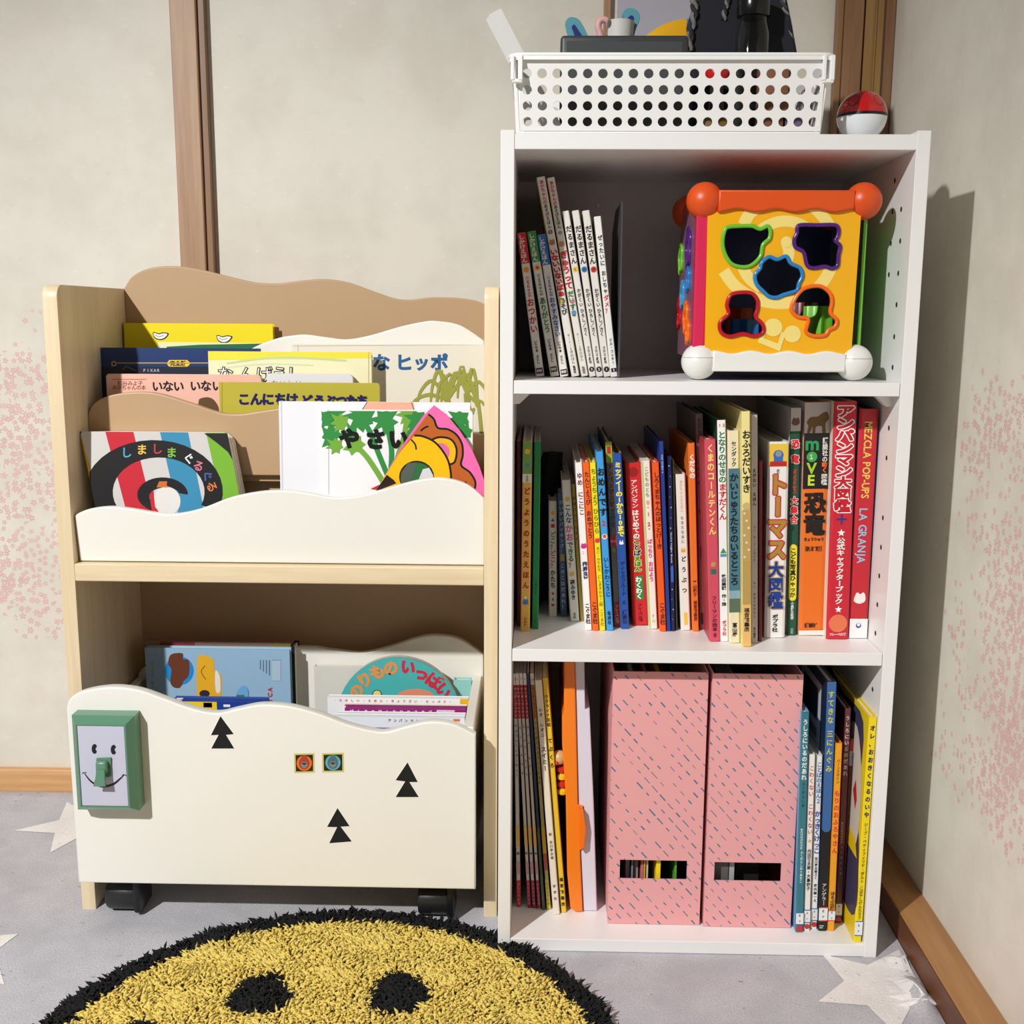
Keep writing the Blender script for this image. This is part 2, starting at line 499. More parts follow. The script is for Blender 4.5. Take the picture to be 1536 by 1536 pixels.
o = hol.build('peg_hole', rp, 0); o['kind'] = 'stuff'
p = at(896, 308, y=.273)
M().lathe((p.x, .2725, p.z), [(.0008, -.002), (.0022, -.0015), (.0026, .0006)], M_PLAST, 'y', 12).build('screw_cap', bc)
crk = [(1376, 221), (1350, 233), (1325, 250), (1300, 262), (1266, 274)]

# ------------------------------------------------------------------ tall spines on the bookcase
MPR = {}
def col2mat(c): return mat(c, .42)
def spines(R, tl, tr, bl, br, z, color, label, prints=(), depth=.19, name='picture_book', group=None, side=None, gap=.0, soft=False, yaw=0, top=None):
    ox, oy, sc = R
    q = lambda p: (ox+p[0]/sc, oy+p[1]/sc)
    tl, tr, bl, br = q(tl), q(tr), q(bl), q(br)
    y0 = at((bl[0]+br[0])/2, (bl[1]+br[1])/2, z=z).y
    pl, pr, al, ar = at(*bl, y=y0), at(br[0], br[1], y=y0), at(*tl, y=y0), at(*tr, y=y0)
    dx = (al.x+ar.x-pl.x-pr.x)/2; dz = (al.z+ar.z)/2-z
    th = math.atan2(-dx, dz); Hh = math.hypot(dx, dz)
    Tt = ((pr.x-pl.x)+(ar.x-al.x))/2*math.cos(th)-.0002
    xm = (pl.x+pr.x)/2
    ct_, st_ = math.cos(th), math.sin(th)
    rt = Vector((ct_, 0, st_)); up = Vector((-st_, 0, ct_)); dp = Vector((math.sin(yaw), math.cos(yaw), 0))
    if yaw: rt = Vector((ct_*math.cos(yaw), -ct_*math.sin(yaw), st_))
    if th >= 0: O = Vector((xm-Tt/2*ct_, y0, z+.0003))
    else: O = Vector((xm-Tt/2*ct_, y0, z+.0003-st_*Tt))
    xs_ = [O.x+rt.x*a+up.x*b for a in (0, Tt) for b in (0, Hh)]
    if min(xs_) < T+.0003: O.x += T+.0003-min(xs_)
    if max(xs_) > W-T-.0003: O.x -= max(xs_)-(W-T-.0003)
    depth = min(depth, .262-y0)
    fn = lambda a, b, c: O+rt*a+up*b+dp*c
    root = thing(name, label, 'book', (O+rt*Tt/2+dp*depth/2), group)
    cmn = col2mat(color); sm = col2mat(side) if side else cmn
    bt = min(.0022, Tt*.2); s_ = min(.0016, Tt*.3)
    cv = M()
    pro = [(0, s_), (Tt*.12, 0), (Tt*.88, 0), (Tt, s_), (Tt, s_+.001), (0, s_+.001)]
    n = len(pro)
    cv.add([fn(a, b, c) for b in (0, Hh) for a, c in pro], [tuple(range(n)), tuple(range(n, 2*n))]+[(i, (i+1) % n, n+(i+1) % n, n+i) for i in range(n)], cmn)
    cv.box((0, 0, s_+.001), (bt, Hh, depth), sm, fn=fn); cv.box((Tt-bt, 0, s_+.001), (Tt, Hh, depth), sm, fn=fn)
    cv.build('cover', root, 0)
    k = 0 if soft else min(.003, Hh*.02)
    M().box((bt, k, s_+.001), (Tt-bt, Hh-k-(.0004 if soft else 0), depth-k-.001), M_PAGE if not top else col2mat(top), fn=fn).build('pages', root, 0)
    spines.last = (fn, Tt, Hh, depth)
    if not prints: return root
    vt, vb = (tl[1]+tr[1])/2, (bl[1]+br[1])/2
    B = lambda v: max(.0002, min(Hh-.0002, Hh*(vb-(oy+v/sc))/(vb-vt)))
    pm = M(); lay = [0]
    def off():
        lay[0] += 1; return -(.00012+.00004*lay[0])
    def put(ch, a, b, sx, sy, c, bold, rot=False, o=None):
        bold = min(bold, .03)
        vs, fs, wd = glyph(ch, bold)
        if not vs: return
        o = off() if o is None else o
        if rot: P = [fn(a+y*sx, b-x*sy, o) for x, y in vs]
        else: P = [fn(a+x*sx, b+y*sy, o) for x, y in vs]
        pm.add(P, fs, col2mat(c))
    for it in prints:
        k = it[0]
        if k == 't':
            _, tx, v0, v1, c, s = it[:6]; s = s*1.12; bold = it[6] if len(it) > 6 else .03; oc = it[7] if len(it) > 7 else None; ax = it[8] if len(it) > 8 else .5
            b0, b1 = B(v0), B(v1); st = (b0-b1)/len(tx); sx = s*Tt; sy = min(sx*1.15, st*1.02)
            for cc_, ee in ((oc, .085), (c, max(0, bold-.025))):
                if cc_ is None: continue
                nd = 8 if ee > .05 else 4 if ee > .004 else 1
                for d_ in range(nd):
                    da, db = (ee*math.cos(2*math.pi*d_/nd+.4), ee*math.sin(2*math.pi*d_/nd+.4)) if nd > 1 else (0, 0)
                    o_ = off() if d_ == 0 else o_-.000004
                    for i, ch in enumerate(tx):
                        put(ch, Tt*ax+da*sx, b0-st*(i+.5)+db*sx, sx, sy, cc_, min(bold, .025), ch in 'ー（）〜', o_)
        elif k == 'R':
            _, tx, v0, v1, c, s = it[:6]; bold = it[6] if len(it) > 6 else .01; ax = it[7] if len(it) > 7 else .5
            ws = [glyph(ch, 0)[2]+.1 if ch != ' ' else .35 for ch in tx]; b0, b1 = B(v0), B(v1); kk = (b0-b1)/sum(ws); x = 0; o_ = off()
            for ch, wd in zip(tx, ws):
                if ch != ' ': put(ch, Tt*ax, b0-(x+wd/2)*kk, s*Tt, kk, c, bold, True, o_)
                x += wd
        elif k == 'r':
            _, v0, v1, c = it[:4]; a0, a1 = it[4:6] if len(it) > 4 else (.0, 1.0); b0, b1 = B(v0), B(v1); o_ = off()
            pm.add([fn(a0*Tt, b0, o_), fn(a1*Tt, b0, o_), fn(a1*Tt, b1, o_), fn(a0*Tt, b1, o_)], [(0, 1, 2, 3)], col2mat(c))
        elif k == 'p':
            _, v, pts, s, c = it[:5]; ax = it[5] if len(it) > 5 else .5; b0 = B(v); o_ = off()
            vs, fs = fill([[(x*s*Tt/2, y*s*Tt/2) for x, y in pts]])
            pm.add([fn(Tt*ax+x, b0+y, o_) for x, y, _ in vs], fs, col2mat(c))
        elif k == 'h':
            _, tx, v, c, s = it[:5]; b0 = B(v); o_ = off(); n = len(tx); hx_ = it[5] if len(it) > 5 else .5
            for i, ch in enumerate(tx): put(ch, Tt*hx_+(i-(n-1)/2)*s*Tt*.9, b0, s*Tt, s*Tt, c, .03, False, o_)
    pm.build('spine_print', root, 0, fix=False)
    spines.fn[root.name] = (fn, Tt, Hh, depth, z)
    return root
spines.fn = {}
CIR = circ(0, 0, 1, 16); SQ = [(-1, -1), (1, -1), (1, 1), (-1, 1)]; TRI = [(-1, -.8), (1, -.8), (0, .9)]
STR = [( (1 if i % 2 == 0 else .45)*math.sin(i*math.pi/5), (1 if i % 2 == 0 else .45)*math.cos(i*math.pi/5)) for i in range(10)]
HEART = [(0, -.9), (.9, .1), (.85, .6), (.45, .8), (0, .45), (-.45, .8), (-.85, .6), (-.9, .1)]
DROP = [(0, 1), (.5, .2), (.6, -.4), (.2, -.9), (-.2, -.9), (-.6, -.4), (-.5, .2)]
BLOB = cm([(-.9, -.5), (-.7, .5), (-.4, .9), (0, .6), (.5, .9), (.8, .4), (.8, -.5), (0, -.9)], 3)
BUN = cm([(-.8, -.9), (-.7, .1), (-.5, .95), (-.2, .15), (.2, .15), (.5, .95), (.7, .1), (.8, -.9)], 2)
K = (30, 28, 30); RED = (196, 40, 44); WH = (226, 222, 214); GRN = (40, 120, 60); BLU = (40, 90, 170); YL = (235, 200, 60)

# top compartment (R3)
R3 = (760, 240, 4.267); GT = 'picture books on the top shelf'
spines(R3, (65, 475), (125, 468), (188, 1390), (240, 1388), Z1, WH, 'leftmost white book on the top shelf, red block at its spine top', [
    ('r', 470, 665, RED), ('t', 'しかけえほん', 485, 662, WH, .62, .03, None, .42), ('p', 705, CIR, .66, (236, 150, 40)),
    ('t', 'じょうちゃんの', 745, 880, RED, .42), ('t', 'おつかい', 885, 1110, RED, .78), ('t', 'いりやま　さとし', 1155, 1310, K, .36), ('r', 1335, 1372, K, .12, .92), ('h', '学研', 1354, WH, .36)], group=GT)
spines(R3, (130, 465), (187, 460), (280, 1392), (335, 1388), Z1, WH, 'white book on the top shelf with a green block at its spine top', [
    ('r', 462, 655, (60, 140, 66)), ('t', 'しかけえほん', 475, 652, WH, .62, .03, None, .42), ('p', 692, CIR, .66, (240, 170, 60)), ('p', 692, CIR, .3, RED),
    ('t', 'じょうちゃんの', 730, 870, GRN, .42), ('t', 'ありがとう', 880, 1110, GRN, .7), ('t', 'いりやま　さとし', 1145, 1300, K, .36), ('r', 1327, 1362, K, .12, .92), ('h', '学研', 1345, WH, .36)], group=GT, side=(230, 180, 60))
spines(R3, (195, 487), (250, 480), (343, 1393), (397, 1388), Z1, WH, 'white book on the top shelf with a blue block at its spine top', [
    ('r', 483, 675, (50, 110, 180)), ('t', 'しかけえほん', 495, 672, WH, .62, .03, None, .42),
    ('t', 'じょうちゃんの', 745, 875, BLU, .42), ('t', 'おやすみなさい', 880, 1135, BLU, .62), ('t', 'いりやま　さとし', 1160, 1310, K, .36), ('r', 1345, 1378, K, .12, .92), ('h', '学研', 1362, WH, .36)], group=GT)
spines(R3, (190, 118), (245, 112), (415, 1390), (468, 1390), Z1, WH, 'tallest white book on the top shelf, yellow edge, left of its twin', [
    ('t', 'あかちゃんの', 135, 285, RED, .5), ('t', 'あそびえほん', 285, 440, (50, 84, 60), .44), ('p', 460, CIR, .55, (90, 90, 86)), ('h', '2', 460, WH, .4),
    ('p', 525, BLOB, .8, (176, 124, 70)), ('t', 'いないいないばぁ', 568, 872, RED, .86, .05), ('t', 'あそび', 880, 990, (60, 70, 60), .62, .05), ('p', 900, CIR, .5, (210, 190, 60), .3),
    ('t', '0・1・2才のほん', 1110, 1310, (110, 104, 100), .42, 0), ('t', '偕成社', 1320, 1370, K, .3)], group=GT, side=(222, 190, 60))
spines(R3, (255, 122), (307, 116), (473, 1390), (525, 1388), Z1, WH, 'tall white book on the top shelf just right of the tallest one', [
    ('t', 'あかちゃんの', 140, 290, RED, .5), ('t', 'あそびえほん', 290, 440, (50, 84, 60), .44), ('p', 465, CIR, .45, (120, 116, 110)), ('h', '3', 465, WH, .34),
    ('p', 535, BLOB, .8, (196, 140, 96)), ('t', 'ぎゅうって', 580, 825, RED, .86, .05), ('t', 'だいすき', 835, 1000, (60, 120, 70), .66, .05), ('p', 905, CIR, .5, (196, 110, 140), .55), ('p', 975, CIR, .6, (90, 140, 190), .5),
    ('t', '0・1・2才のほん', 1105, 1290, (130, 124, 120), .42, 0), ('t', '偕成社', 1325, 1372, (110, 104, 100), .34)], group=GT)
for tl, tr, bl, br, kana, cc, num, nm in (((355, 333), (400, 330), (530, 1390), (573, 1390), 'と', (232, 196, 60), '3', 'yellow'), ((417, 330), (465, 326), (575, 1390), (620, 1390), 'の', (50, 120, 190), '2', 'blue'), ((483, 330), (533, 326), (622, 1390), (668, 1390), 'が', (206, 60, 44), '1', 'red')):
    spines(R3, tl, tr, bl, br, Z1, WH, 'plain white book on the top shelf with a small %s dot mid-spine' % nm, [
        ('t', 'だるまさん', 420, 670, K, .8), ('p', 700, CIR, .84, cc), ('h', kana, 700, K, .5), ('t', 'かがくい', 820, 940, K, .5), ('t', 'ひろし／さく', 950, 1130, K, .5),
        ('t', 'ブロンズ新社', 1195, 1305, K, .34), ('p', 1343, CIR, .78, K), ('h', num, 1343, WH, .5)], group=GT)
spines(R3, (558, 367), (607, 363), (668, 1392), (712, 1390), Z1, (236, 234, 228), 'brightest white book on the top shelf, leaning against the dark bookend', [
    ('t', 'ぜったいに', 480, 680, K, .62), ('t', 'おしちゃ', 705, 855, K, .58), ('t', 'ダメ？', 860, 985, (206, 40, 60), .66), ('t', 'ビル・コッター', 1140, 1310, K, .36), ('r', 1335, 1360, K, .12, .88), ('h', 'S', 1348, WH, .5)], group=GT)
# bookend
be = thing('bookend', 'dark grey metal bookend standing right of the white books on the top shelf', 'bookend', (.115, .12, Z1))
pa, pb_ = at(928.5, 567, z=Z1), None
y0 = pa.y; tp = at(933.5, 303, y=y0)
sl = (tp.x-pa.x)/(tp.z-pa.z); hh = tp.z-pa.z
MG = mat((84, 82, 88), .45, Metallic=.3)
prof = [(y0, 0), (y0, hh-.006), (y0+.006, hh), (y0+.10, hh-.001), (y0+.15, hh-.022), (y0+.16, 0)]
M().loops([prof], lambda a, b, d: (pa.x+sl*b+d, a, Z1+.001+b), MG, .0006).build('upright_plate', be, 0)
M().box((pa.x-.06, y0+.004, Z1+.0001), (pa.x+.001, y0+.125, Z1+.0003), MG).build('base_plate', be, 0)

# middle compartment (R5, R6, R7)
R5 = (760, 600, 4.267); R6 = (860, 600, 4.042); GM = 'picture books on the middle shelf'
def sm(*a, **k): k.setdefault('group', GM); return spines(*a, **k)
sm(R5, (62, 265), (92, 262), (68, 1450), (92, 1448), Z2, (120, 30, 34), 'thin dark red book hard against the left panel on the middle shelf')
sm(R5, (108, 272), (160, 265), (84, 1488), (152, 1474), Z2, (232, 190, 84), 'yellow songbook with red hiragana and torn white edge, middle shelf left end', [
    ('r', 270, 470, (120, 170, 80)), ('p', 330, CIR, .6, (236, 200, 60)), ('p', 415, CIR, .5, (90, 140, 180)), ('r', 470, 525, (240, 236, 220)), ('t', 'うたえほん', 478, 522, K, .28),
    ('t', 'どうようのうたえほん', 545, 1215, RED, .62, .05), ('p', 1290, BLOB, .7, (60, 130, 190)), ('p', 1260, CIR, .3, (244, 240, 230)), ('t', 'ひかり', 1390, 1450, RED, .34)], side=(240, 236, 224))
sm(R5, (176, 275), (220, 272), (162, 1467), (203, 1467), Z2, (22, 140, 72), 'plain green book near the left end of the middle shelf', [
    ('t', 'どうぶつえん', 330, 640, (150, 60, 50), .5, .0), ('t', '三浦太郎', 1140, 1240, (20, 80, 50), .4, 0), ('t', 'こぐま社', 1330, 1430, (20, 80, 50), .4, 0)], side=(190, 196, 190))
sm(R5, (268, 650), (322, 648), (270, 1388), (322, 1388), Z2, (220, 214, 200), 'short white book with dot, triangle and square at spine top, middle shelf', [
    ('p', 725, CIR, .5, (240, 170, 40)), ('p', 767, TRI, .5, (40, 100, 170)), ('p', 805, SQ, .46, RED), ('t', 'どこ？', 840, 960, (60, 110, 60), .6), ('t', 'どこ？', 960, 1080, RED, .6), ('t', 'かたち', 1085, 1205, K, .6),
    ('p', 1238, STR, .5, RED), ('p', 1275, DROP, .46, (60, 140, 60)), ('p', 1313, HEART, .46, RED)])
sm(R5, (326, 600), (366, 598), (342, 1388), (390, 1388), Z2, (72, 98, 132), 'dusky blue book set deep in shade on the middle shelf', [
    ('t', 'かいかいバイキング！', 640, 985, (180, 200, 220), .55), ('r', 985, 1030, (190, 170, 90), .2, .8), ('t', 'このこはだあれ？', 1040, 1345, (180, 200, 220), .55)])
sm(R5, (350, 517), (410, 515), (408, 1420), (465, 1418), Z2, (222, 218, 206), 'white book with two tiny yellow bears on its spine, middle shelf', [
    ('p', 635, BLOB, .62, (222, 176, 70)), ('t', 'こんな', 668, 790, (40, 70, 110), .62), ('t', 'かお', 795, 905, (196, 80, 130), .74), ('t', 'できる', 905, 1035, (40, 110, 70), .62), ('t', '？', 1035, 1080, RED, .6),
    ('p', 1112, BLOB, .62, (222, 176, 70)), ('t', '礒みゆき', 1150, 1280, K, .46), ('t', 'ポプラ社', 1365, 1400, K, .3)])
sm(R5, (415, 540), (437, 540), (470, 1415), (495, 1415), Z2, (176, 150, 50), 'thin mustard book wedged behind the bright white spine, middle shelf', [('t', 'おばけのてんぷら', 610, 905, K, .7)])
sm(R5, (438, 405), (485, 403), (502, 1475), (548, 1475), Z2, (244, 242, 238), 'white book with magenta flower on its spine, middle shelf front row', [
    ('t', 'ゆめ', 465, 550, (130, 20, 60), .7), ('t', 'にこにこ', 585, 735, (130, 20, 60), .66), ('p', 930, BLOB, .9, (210, 40, 140)), ('t', '：', 960, 985, (210, 40, 140), .5), ('t', '柳原良平', 1030, 1160, (40, 40, 90), .66), ('t', 'こぐま社', 1300, 1435, K, .66)])
sm(R5, (487, 402), (528, 402), (549, 1478), (592, 1478), Z2, (242, 104, 28), 'orange book just right of the magenta flower spine, middle shelf', [
    ('t', 'たんじょうび', 460, 670, (90, 20, 30), .7), ('t', 'おめでとう', 705, 885, (90, 20, 30), .7), ('t', 'こぐま社', 1290, 1435, (90, 20, 30), .76)])
sm(R5, (532, 405), (570, 402), (594, 1478), (635, 1478), Z2, (250, 226, 30), 'thin bright yellow book with green hiragana, middle shelf', [
    ('t', 'ちょうちょう', 440, 675, (90, 130, 30), .8), ('t', 'ひらひら', 690, 855, (90, 130, 30), .8), ('p', 895, BLOB, .95, (226, 50, 70)), ('t', 'まど・みちお文', 935, 1095, (110, 90, 20), .6, 0), ('t', 'にしまきかやこ絵', 1115, 1320, (110, 90, 20), .6, 0), ('t', 'こぐま社', 1340, 1450, (110, 90, 20), .6, 0)])
sm(R5, (572, 335), (618, 333), (638, 1478), (686, 1478), Z2, (66, 158, 226), 'sky blue book with bold black hiragana and red 2, middle shelf', [
    ('t', 'おめんです', 430, 745, K, .92, .05), ('h', '2', 785, RED, 1.0), ('p', 870, CIR, .78, (246, 220, 200)), ('p', 868, CIR, .5, (200, 90, 60)), ('t', 'いしかわこうじ', 1000, 1260, (20, 40, 90), .62, .03), ('t', '偕成社', 1350, 1440, (20, 40, 90), .48)])
sm(R5, (630, 270), (672, 270), (690, 1455), (730, 1455), Z2, (120, 116, 104), 'dull grey book with a lime top end, between blue spines, middle shelf', [
    ('r', 272, 400, (150, 180, 50)), ('r', 300, 345, RED, .2, .8), ('t', 'アンパンマンを', 410, 680, (120, 30, 40), .8), ('t', 'さがせ！', 690, 850, (40, 70, 110), .8), ('r', 865, 930, RED), ('h', 'ミニ', 898, WH, .5), ('p', 955, CIR, .6, (140, 170, 60)),
    ('r', 1295, 1452, (150, 26, 34)), ('t', 'フレーベル館', 1310, 1430, (220, 160, 160), .5)], side=(40, 44, 60))
sm(R5, (680, 345), (736, 342), (732, 1467), (786, 1467), Z2, (32, 84, 168), 'royal blue book with yellow lettering and white rabbit shape, middle shelf', [
    ('t', 'ミッフィーの1から10まで', 400, 872, (250, 236, 60), .74, .05), ('p', 905, BUN, .6, (244, 244, 244)), ('t', 'ディックブルーナ　え', 1030, 1310, (16, 34, 90), .52), ('t', '講談社', 1345, 1435, (16, 34, 90), .52)], side=(190, 160, 110), top=(90, 84, 78))
sm(R6, (316, 388), (407, 382), (362, 1370), (455, 1368), Z2, (206, 34, 40), 'wide red board book with multicoloured lettering, middle shelf centre', [
    ('p', 440, CIR, .66, (150, 30, 30)), ('t', 'アンパンマン', 485, 655, (240, 220, 210), .4), ('t', 'はじめての', 665, 840, (246, 240, 230), .42, .04), ('t', 'ことば', 835, 945, (20, 40, 130), .46, .05, (246, 236, 120)), ('t', 'えほん', 945, 1040, (40, 130, 60), .46, .05, (246, 236, 120)),
    ('r', 1065, 1210, (40, 140, 60), .3, .78), ('t', 'わくわく', 1070, 1208, (246, 246, 240), .38, .05), ('t', 'フレーベル館', 1235, 1345, (120, 10, 20), .3)], top=(200, 190, 176))
sm(R6, (413, 373), (467, 370), (462, 1385), (512, 1395), Z2, (240, 236, 226), 'white book with a green strip and orange and red numerals, middle shelf', [
    ('r', 376, 1390, (180, 214, 90), .0, .16), ('t', 'こどものとも', 405, 590, (130, 160, 120), .44), ('h', '0', 620, (240, 130, 40), .66), ('p', 650, CIR, .16, (240, 130, 40)), ('h', '1', 690, (240, 110, 40), .66), ('h', '2', 750, (210, 50, 40), .66), ('p', 778, CIR, .16, RED),
    ('t', 'ぱっちり', 840, 955, (226, 70, 150), .54), ('t', 'おはよう', 975, 1100, (226, 70, 150), .54), ('t', '2017', 1300, 1320, K, .22), ('p', 1340, BLOB, .4, (230, 210, 160))], soft=True)
sm(R6, (480, 382), (520, 382), (525, 1405), (565, 1405), Z2, (242, 92, 24), 'orange book directly left of the thin navy spines, middle shelf', [
    ('t', 'しろくまちゃんのほっとけーき', 440, 900, (90, 20, 20), .8, .03), ('t', 'こぐま社', 1228, 1365, (90, 20, 20), .84)])
sm(R6, (519, 255), (548, 252), (567, 1403), (591, 1403), Z2, (32, 62, 142), 'tall thin navy book with tiny white capitals at the top, middle shelf', [('R', 'TOY STORY 4', 330, 440, (230, 230, 240), .5)])
sm(R6, (570, 345), (596, 340), (594, 1403), (616, 1403), Z2, (20, 30, 76), 'thin midnight blue book speckled with white stars, middle shelf', [
    *[('p', 400+i*62, CIR, .18 if i % 2 else .3, (220, 224, 236), .3+.4*((i*37) % 10)/10) for i in range(16)], ('r', 1000, 1100, (60, 100, 190), .2, .9), ('R', 'Good Night Book', 795, 985, (230, 230, 240), .5)])
sm(R6, (598, 365), (611, 362), (619, 1398), (634, 1398), Z2, (62, 56, 48), 'very thin dark brown booklet left of the ivory book, middle shelf', soft=True)
sm(R6, (620, 455), (680, 452), (653, 1400), (712, 1397), Z2, (242, 236, 226), 'ivory book with small orange rabbit and spaced black kana, middle shelf', [
    ('t', 'あかちゃんのえほん', 488, 680, (236, 200, 140), .3), ('t', 'なまえなあに', 700, 870, (150, 140, 130), .3), ('p', 905, BUN, .56, (246, 170, 50)), ('t', 'どうぶつ', 930, 1185, K, .48), ('r', 1290, 1365, (250, 200, 60), .35, .7)])
sm(R6, (695, 265), (738, 263), (723, 1405), (763, 1403), Z2, (238, 122, 44), 'orange book with white title at top, left of the mauve spine', [
    ('t', 'くだもの', 330, 475, (250, 246, 236), .8, .05), ('t', '平山和子', 1090, 1190, (120, 40, 20), .56), ('t', '福音館書店', 1215, 1340, (120, 40, 20), .5)])
sm(R6, (741, 88), (785, 85), (766, 1393), (805, 1390), Z2, (158, 96, 96), 'tall dusty mauve book rising left of the pink one, middle shelf', [
    ('r', 86, 330, (120, 106, 104)), ('t', 'おばけのひとり', 110, 280, (70, 50, 50), .5), ('p', 295, SQ, .4, (170, 40, 44)), ('t', 'モケモケ', 355, 520, (60, 26, 34), .8, .04), ('p', 665, CIR, .66, (120, 60, 66)), ('t', '荒井良二', 880, 965, (70, 34, 40), .5), ('r', 1290, 1360, (50, 30, 40), .2, .6)], side=(96, 88, 84))  # grey first rect paints the shadow on the upper spine into its colour
sm(R6, (790, 245), (868, 240), (832, 1468), (888, 1465), Z2, (214, 78, 98), 'salmon pink book with yellow title and tiny green overalls bear', [
    ('t', 'くまのコールテンくん', 268, 815, (250, 226, 110), .62, .03), ('p', 990, BLOB, .52, (196, 150, 90)), ('p', 1035, SQ, .5, (40, 110, 90)), ('t', 'フリーマンの絵本', 1185, 1405, (110, 20, 40), .42), ('t', '偕成社', 1415, 1440, (110, 20, 40), .26)], side=(176, 60, 76))
sm(R6, (873, 127), (925, 123), (891, 1466), (942, 1466), Z2, (244, 244, 242), 'tall white book with green then red lettering, dark green cover', [
    ('h', '12', 155, RED, .5), ('t', 'となりのせきの', 190, 498, (20, 120, 60), .84, .03), ('t', 'ますだくん', 500, 720, (214, 30, 50), .84, .03), ('p', 905, TRI, .76, (60, 150, 80)), ('r', 925, 942, (90, 150, 190), .12, .88), ('t', '武田美穂　作・絵', 1050, 1245, K, .5), ('t', 'ポプラ社', 1335, 1430, (220, 60, 80), .46)], side=(28, 70, 48))
sm(R6, (935, 190), (1009, 187), (948, 1475), (1010, 1475), Z2, (236, 224, 190), 'book with cream ends and a teal seascape middle, middle shelf', [
    ('r', 412, 1285, (70, 120, 140)), ('r', 1150, 1230, (140, 170, 190)), ('r', 1200, 1285, (90, 110, 90)), ('t', 'センダック', 250, 402, K, .44, .02), ('t', 'かいじゅうたちのいるところ', 440, 1120, (20, 30, 40), .72, .04), ('t', '冨山房', 1350, 1435, K, .42)])
sm(R7, (50, 150), (98, 140), (52, 1500), (103, 1497), Z2, (240, 226, 150), 'tall pale yellow book with black brush title and brown hippo print', [
    ('t', 'おふろだいすき', 250, 605, K, .92, .03), ('p', 680, CIR, .95, (206, 180, 120)), ('r', 700, 1000, (190, 160, 96)), *[('p', 720+i*42, CIR, .3, (236, 216, 180), .25+.5*((i*7) % 3)/2) for i in range(7)], ('r', 1000, 1250, (186, 156, 84)),
    ('r', 1250, 1498, (236, 190, 110)), ('t', '福音館書店', 1270, 1410, K, .6)], top=(230, 220, 200))
sm(R7, (99, 165), (143, 162), (104, 1480), (140, 1475), Z2, (200, 196, 190), 'slim pale grey book with sparse small black text, middle shelf', [
    ('t', 'えがない　えほん', 465, 680, (40, 36, 36), .5), ('t', 'さく　Ｂ・Ｊ・ノヴァク', 790, 1000, (110, 104, 100), .32), ('t', 'やく　おおともたけし', 1115, 1330, (110, 104, 100), .32), ('t', '早川書房', 1385, 1450, (80, 76, 72), .3)])
sm(R7, (147, 430), (168, 430), (146, 1468), (166, 1468), Z2, (120, 36, 40), 'very thin dark red book tucked left of the train encyclopedia')
sm(R7, (203, 322), (320, 318), (176, 1450), (299, 1447), Z2, (240, 238, 232), 'thick white encyclopedia with gold katakana and a blue train picture', [
    ('r', 332, 460, (236, 200, 70), .05, .95), ('p', 395, CIR, .5, (50, 110, 190)), ('r', 395, 440, (50, 110, 190), .28, .72), ('p', 388, CIR, .3, (150, 150, 150)), ('r', 430, 458, (190, 40, 40), .1, .9), ('t', 'きかんしゃ', 475, 500, K, .16),
    ('t', 'トーマス', 500, 995, (176, 140, 50), .88, .05, (196, 36, 60)), ('t', '大図鑑', 1005, 1280, (24, 60, 140), .66, .05, (190, 160, 90)), ('t', 'ポプラ社', 1310, 1415, K, .26)], side=(226, 222, 216))
sm(R7, (332, 125), (390, 122), (306, 1435), (365, 1432), Z2, (20, 84, 60), 'dark green dinosaur book with red title and yellow oval, middle shelf', [
    ('r', 124, 255, (196, 190, 184)), ('p', 200, BLOB, .9, (110, 80, 60)), ('t', '恐竜', 285, 455, (226, 40, 50), .72, .05, (246, 240, 230)), ('t', '（きょうりゅう）', 455, 620, (230, 60, 60), .4, .03), ('t', '大集合', 620, 785, (226, 40, 50), .66, .05, (246, 240, 230)),
    ('r', 920, 1210, (240, 224, 50), .12, .88), ('p', 920, CIR, .76, (240, 224, 50)), ('p', 1208, CIR, .76, (240, 224, 50)), ('t', 'こども写真ひゃっか', 920, 1210, (20, 40, 30), .52, .04), ('t', '小畠郁生監修', 1235, 1340, (220, 226, 214), .3), ('t', '成美堂', 1390, 1425, (140, 170, 150), .28)], side=(200, 198, 196))
sm(R7, (407, 92), (566, 92), (380, 1430), (512, 1438), Z2, (236, 116, 30), 'thick orange and black dinosaur encyclopedia with horned beast picture', [
    ('r', 94, 280, (200, 194, 190)), ('p', 205, cm([(-.9, .0), (-.6, .45), (0, .5), (.35, .75), (.8, .9), (1, .3), (.7, -.1), (.75, -.9), (.45, -.9), (.4, -.35), (-.1, -.4), (-.15, -.95), (-.4, -.9), (-.4, -.35), (-.6, -.9), (-.85, -.9), (-.75, -.3)], 3), .92, (120, 92, 46)),
    ('r', 265, 580, (24, 22, 22)), ('h', 'm', 322, (40, 160, 90), .74, .33), ('p', 398, CIR, .42, (60, 170, 90), .33), ('h', '↕', 398, (226, 240, 160), .2, .33), ('h', 'V', 462, (170, 210, 50), .6, .33), ('h', 'E', 530, (200, 230, 60), .58, .33),
    ('t', '講談社の', 290, 430, (230, 226, 220), .2, .03, None, .84), ('t', '動く', 430, 490, (240, 110, 40), .2, .05, None, .84), ('t', '図鑑', 495, 560, (230, 226, 220), .22, .03, None, .84),
    ('t', '恐竜', 600, 850, (30, 22, 20), .78, .045), ('h', 'きょうりゅう', 870, (60, 30, 16), .15), ('h', '［新訂版］', 925, (60, 30, 16), .2), ('h', '講談社', 1375, (60, 30, 16), .2), ('r', 1405, 1440, (240, 236, 228))], side=(226, 222, 216))
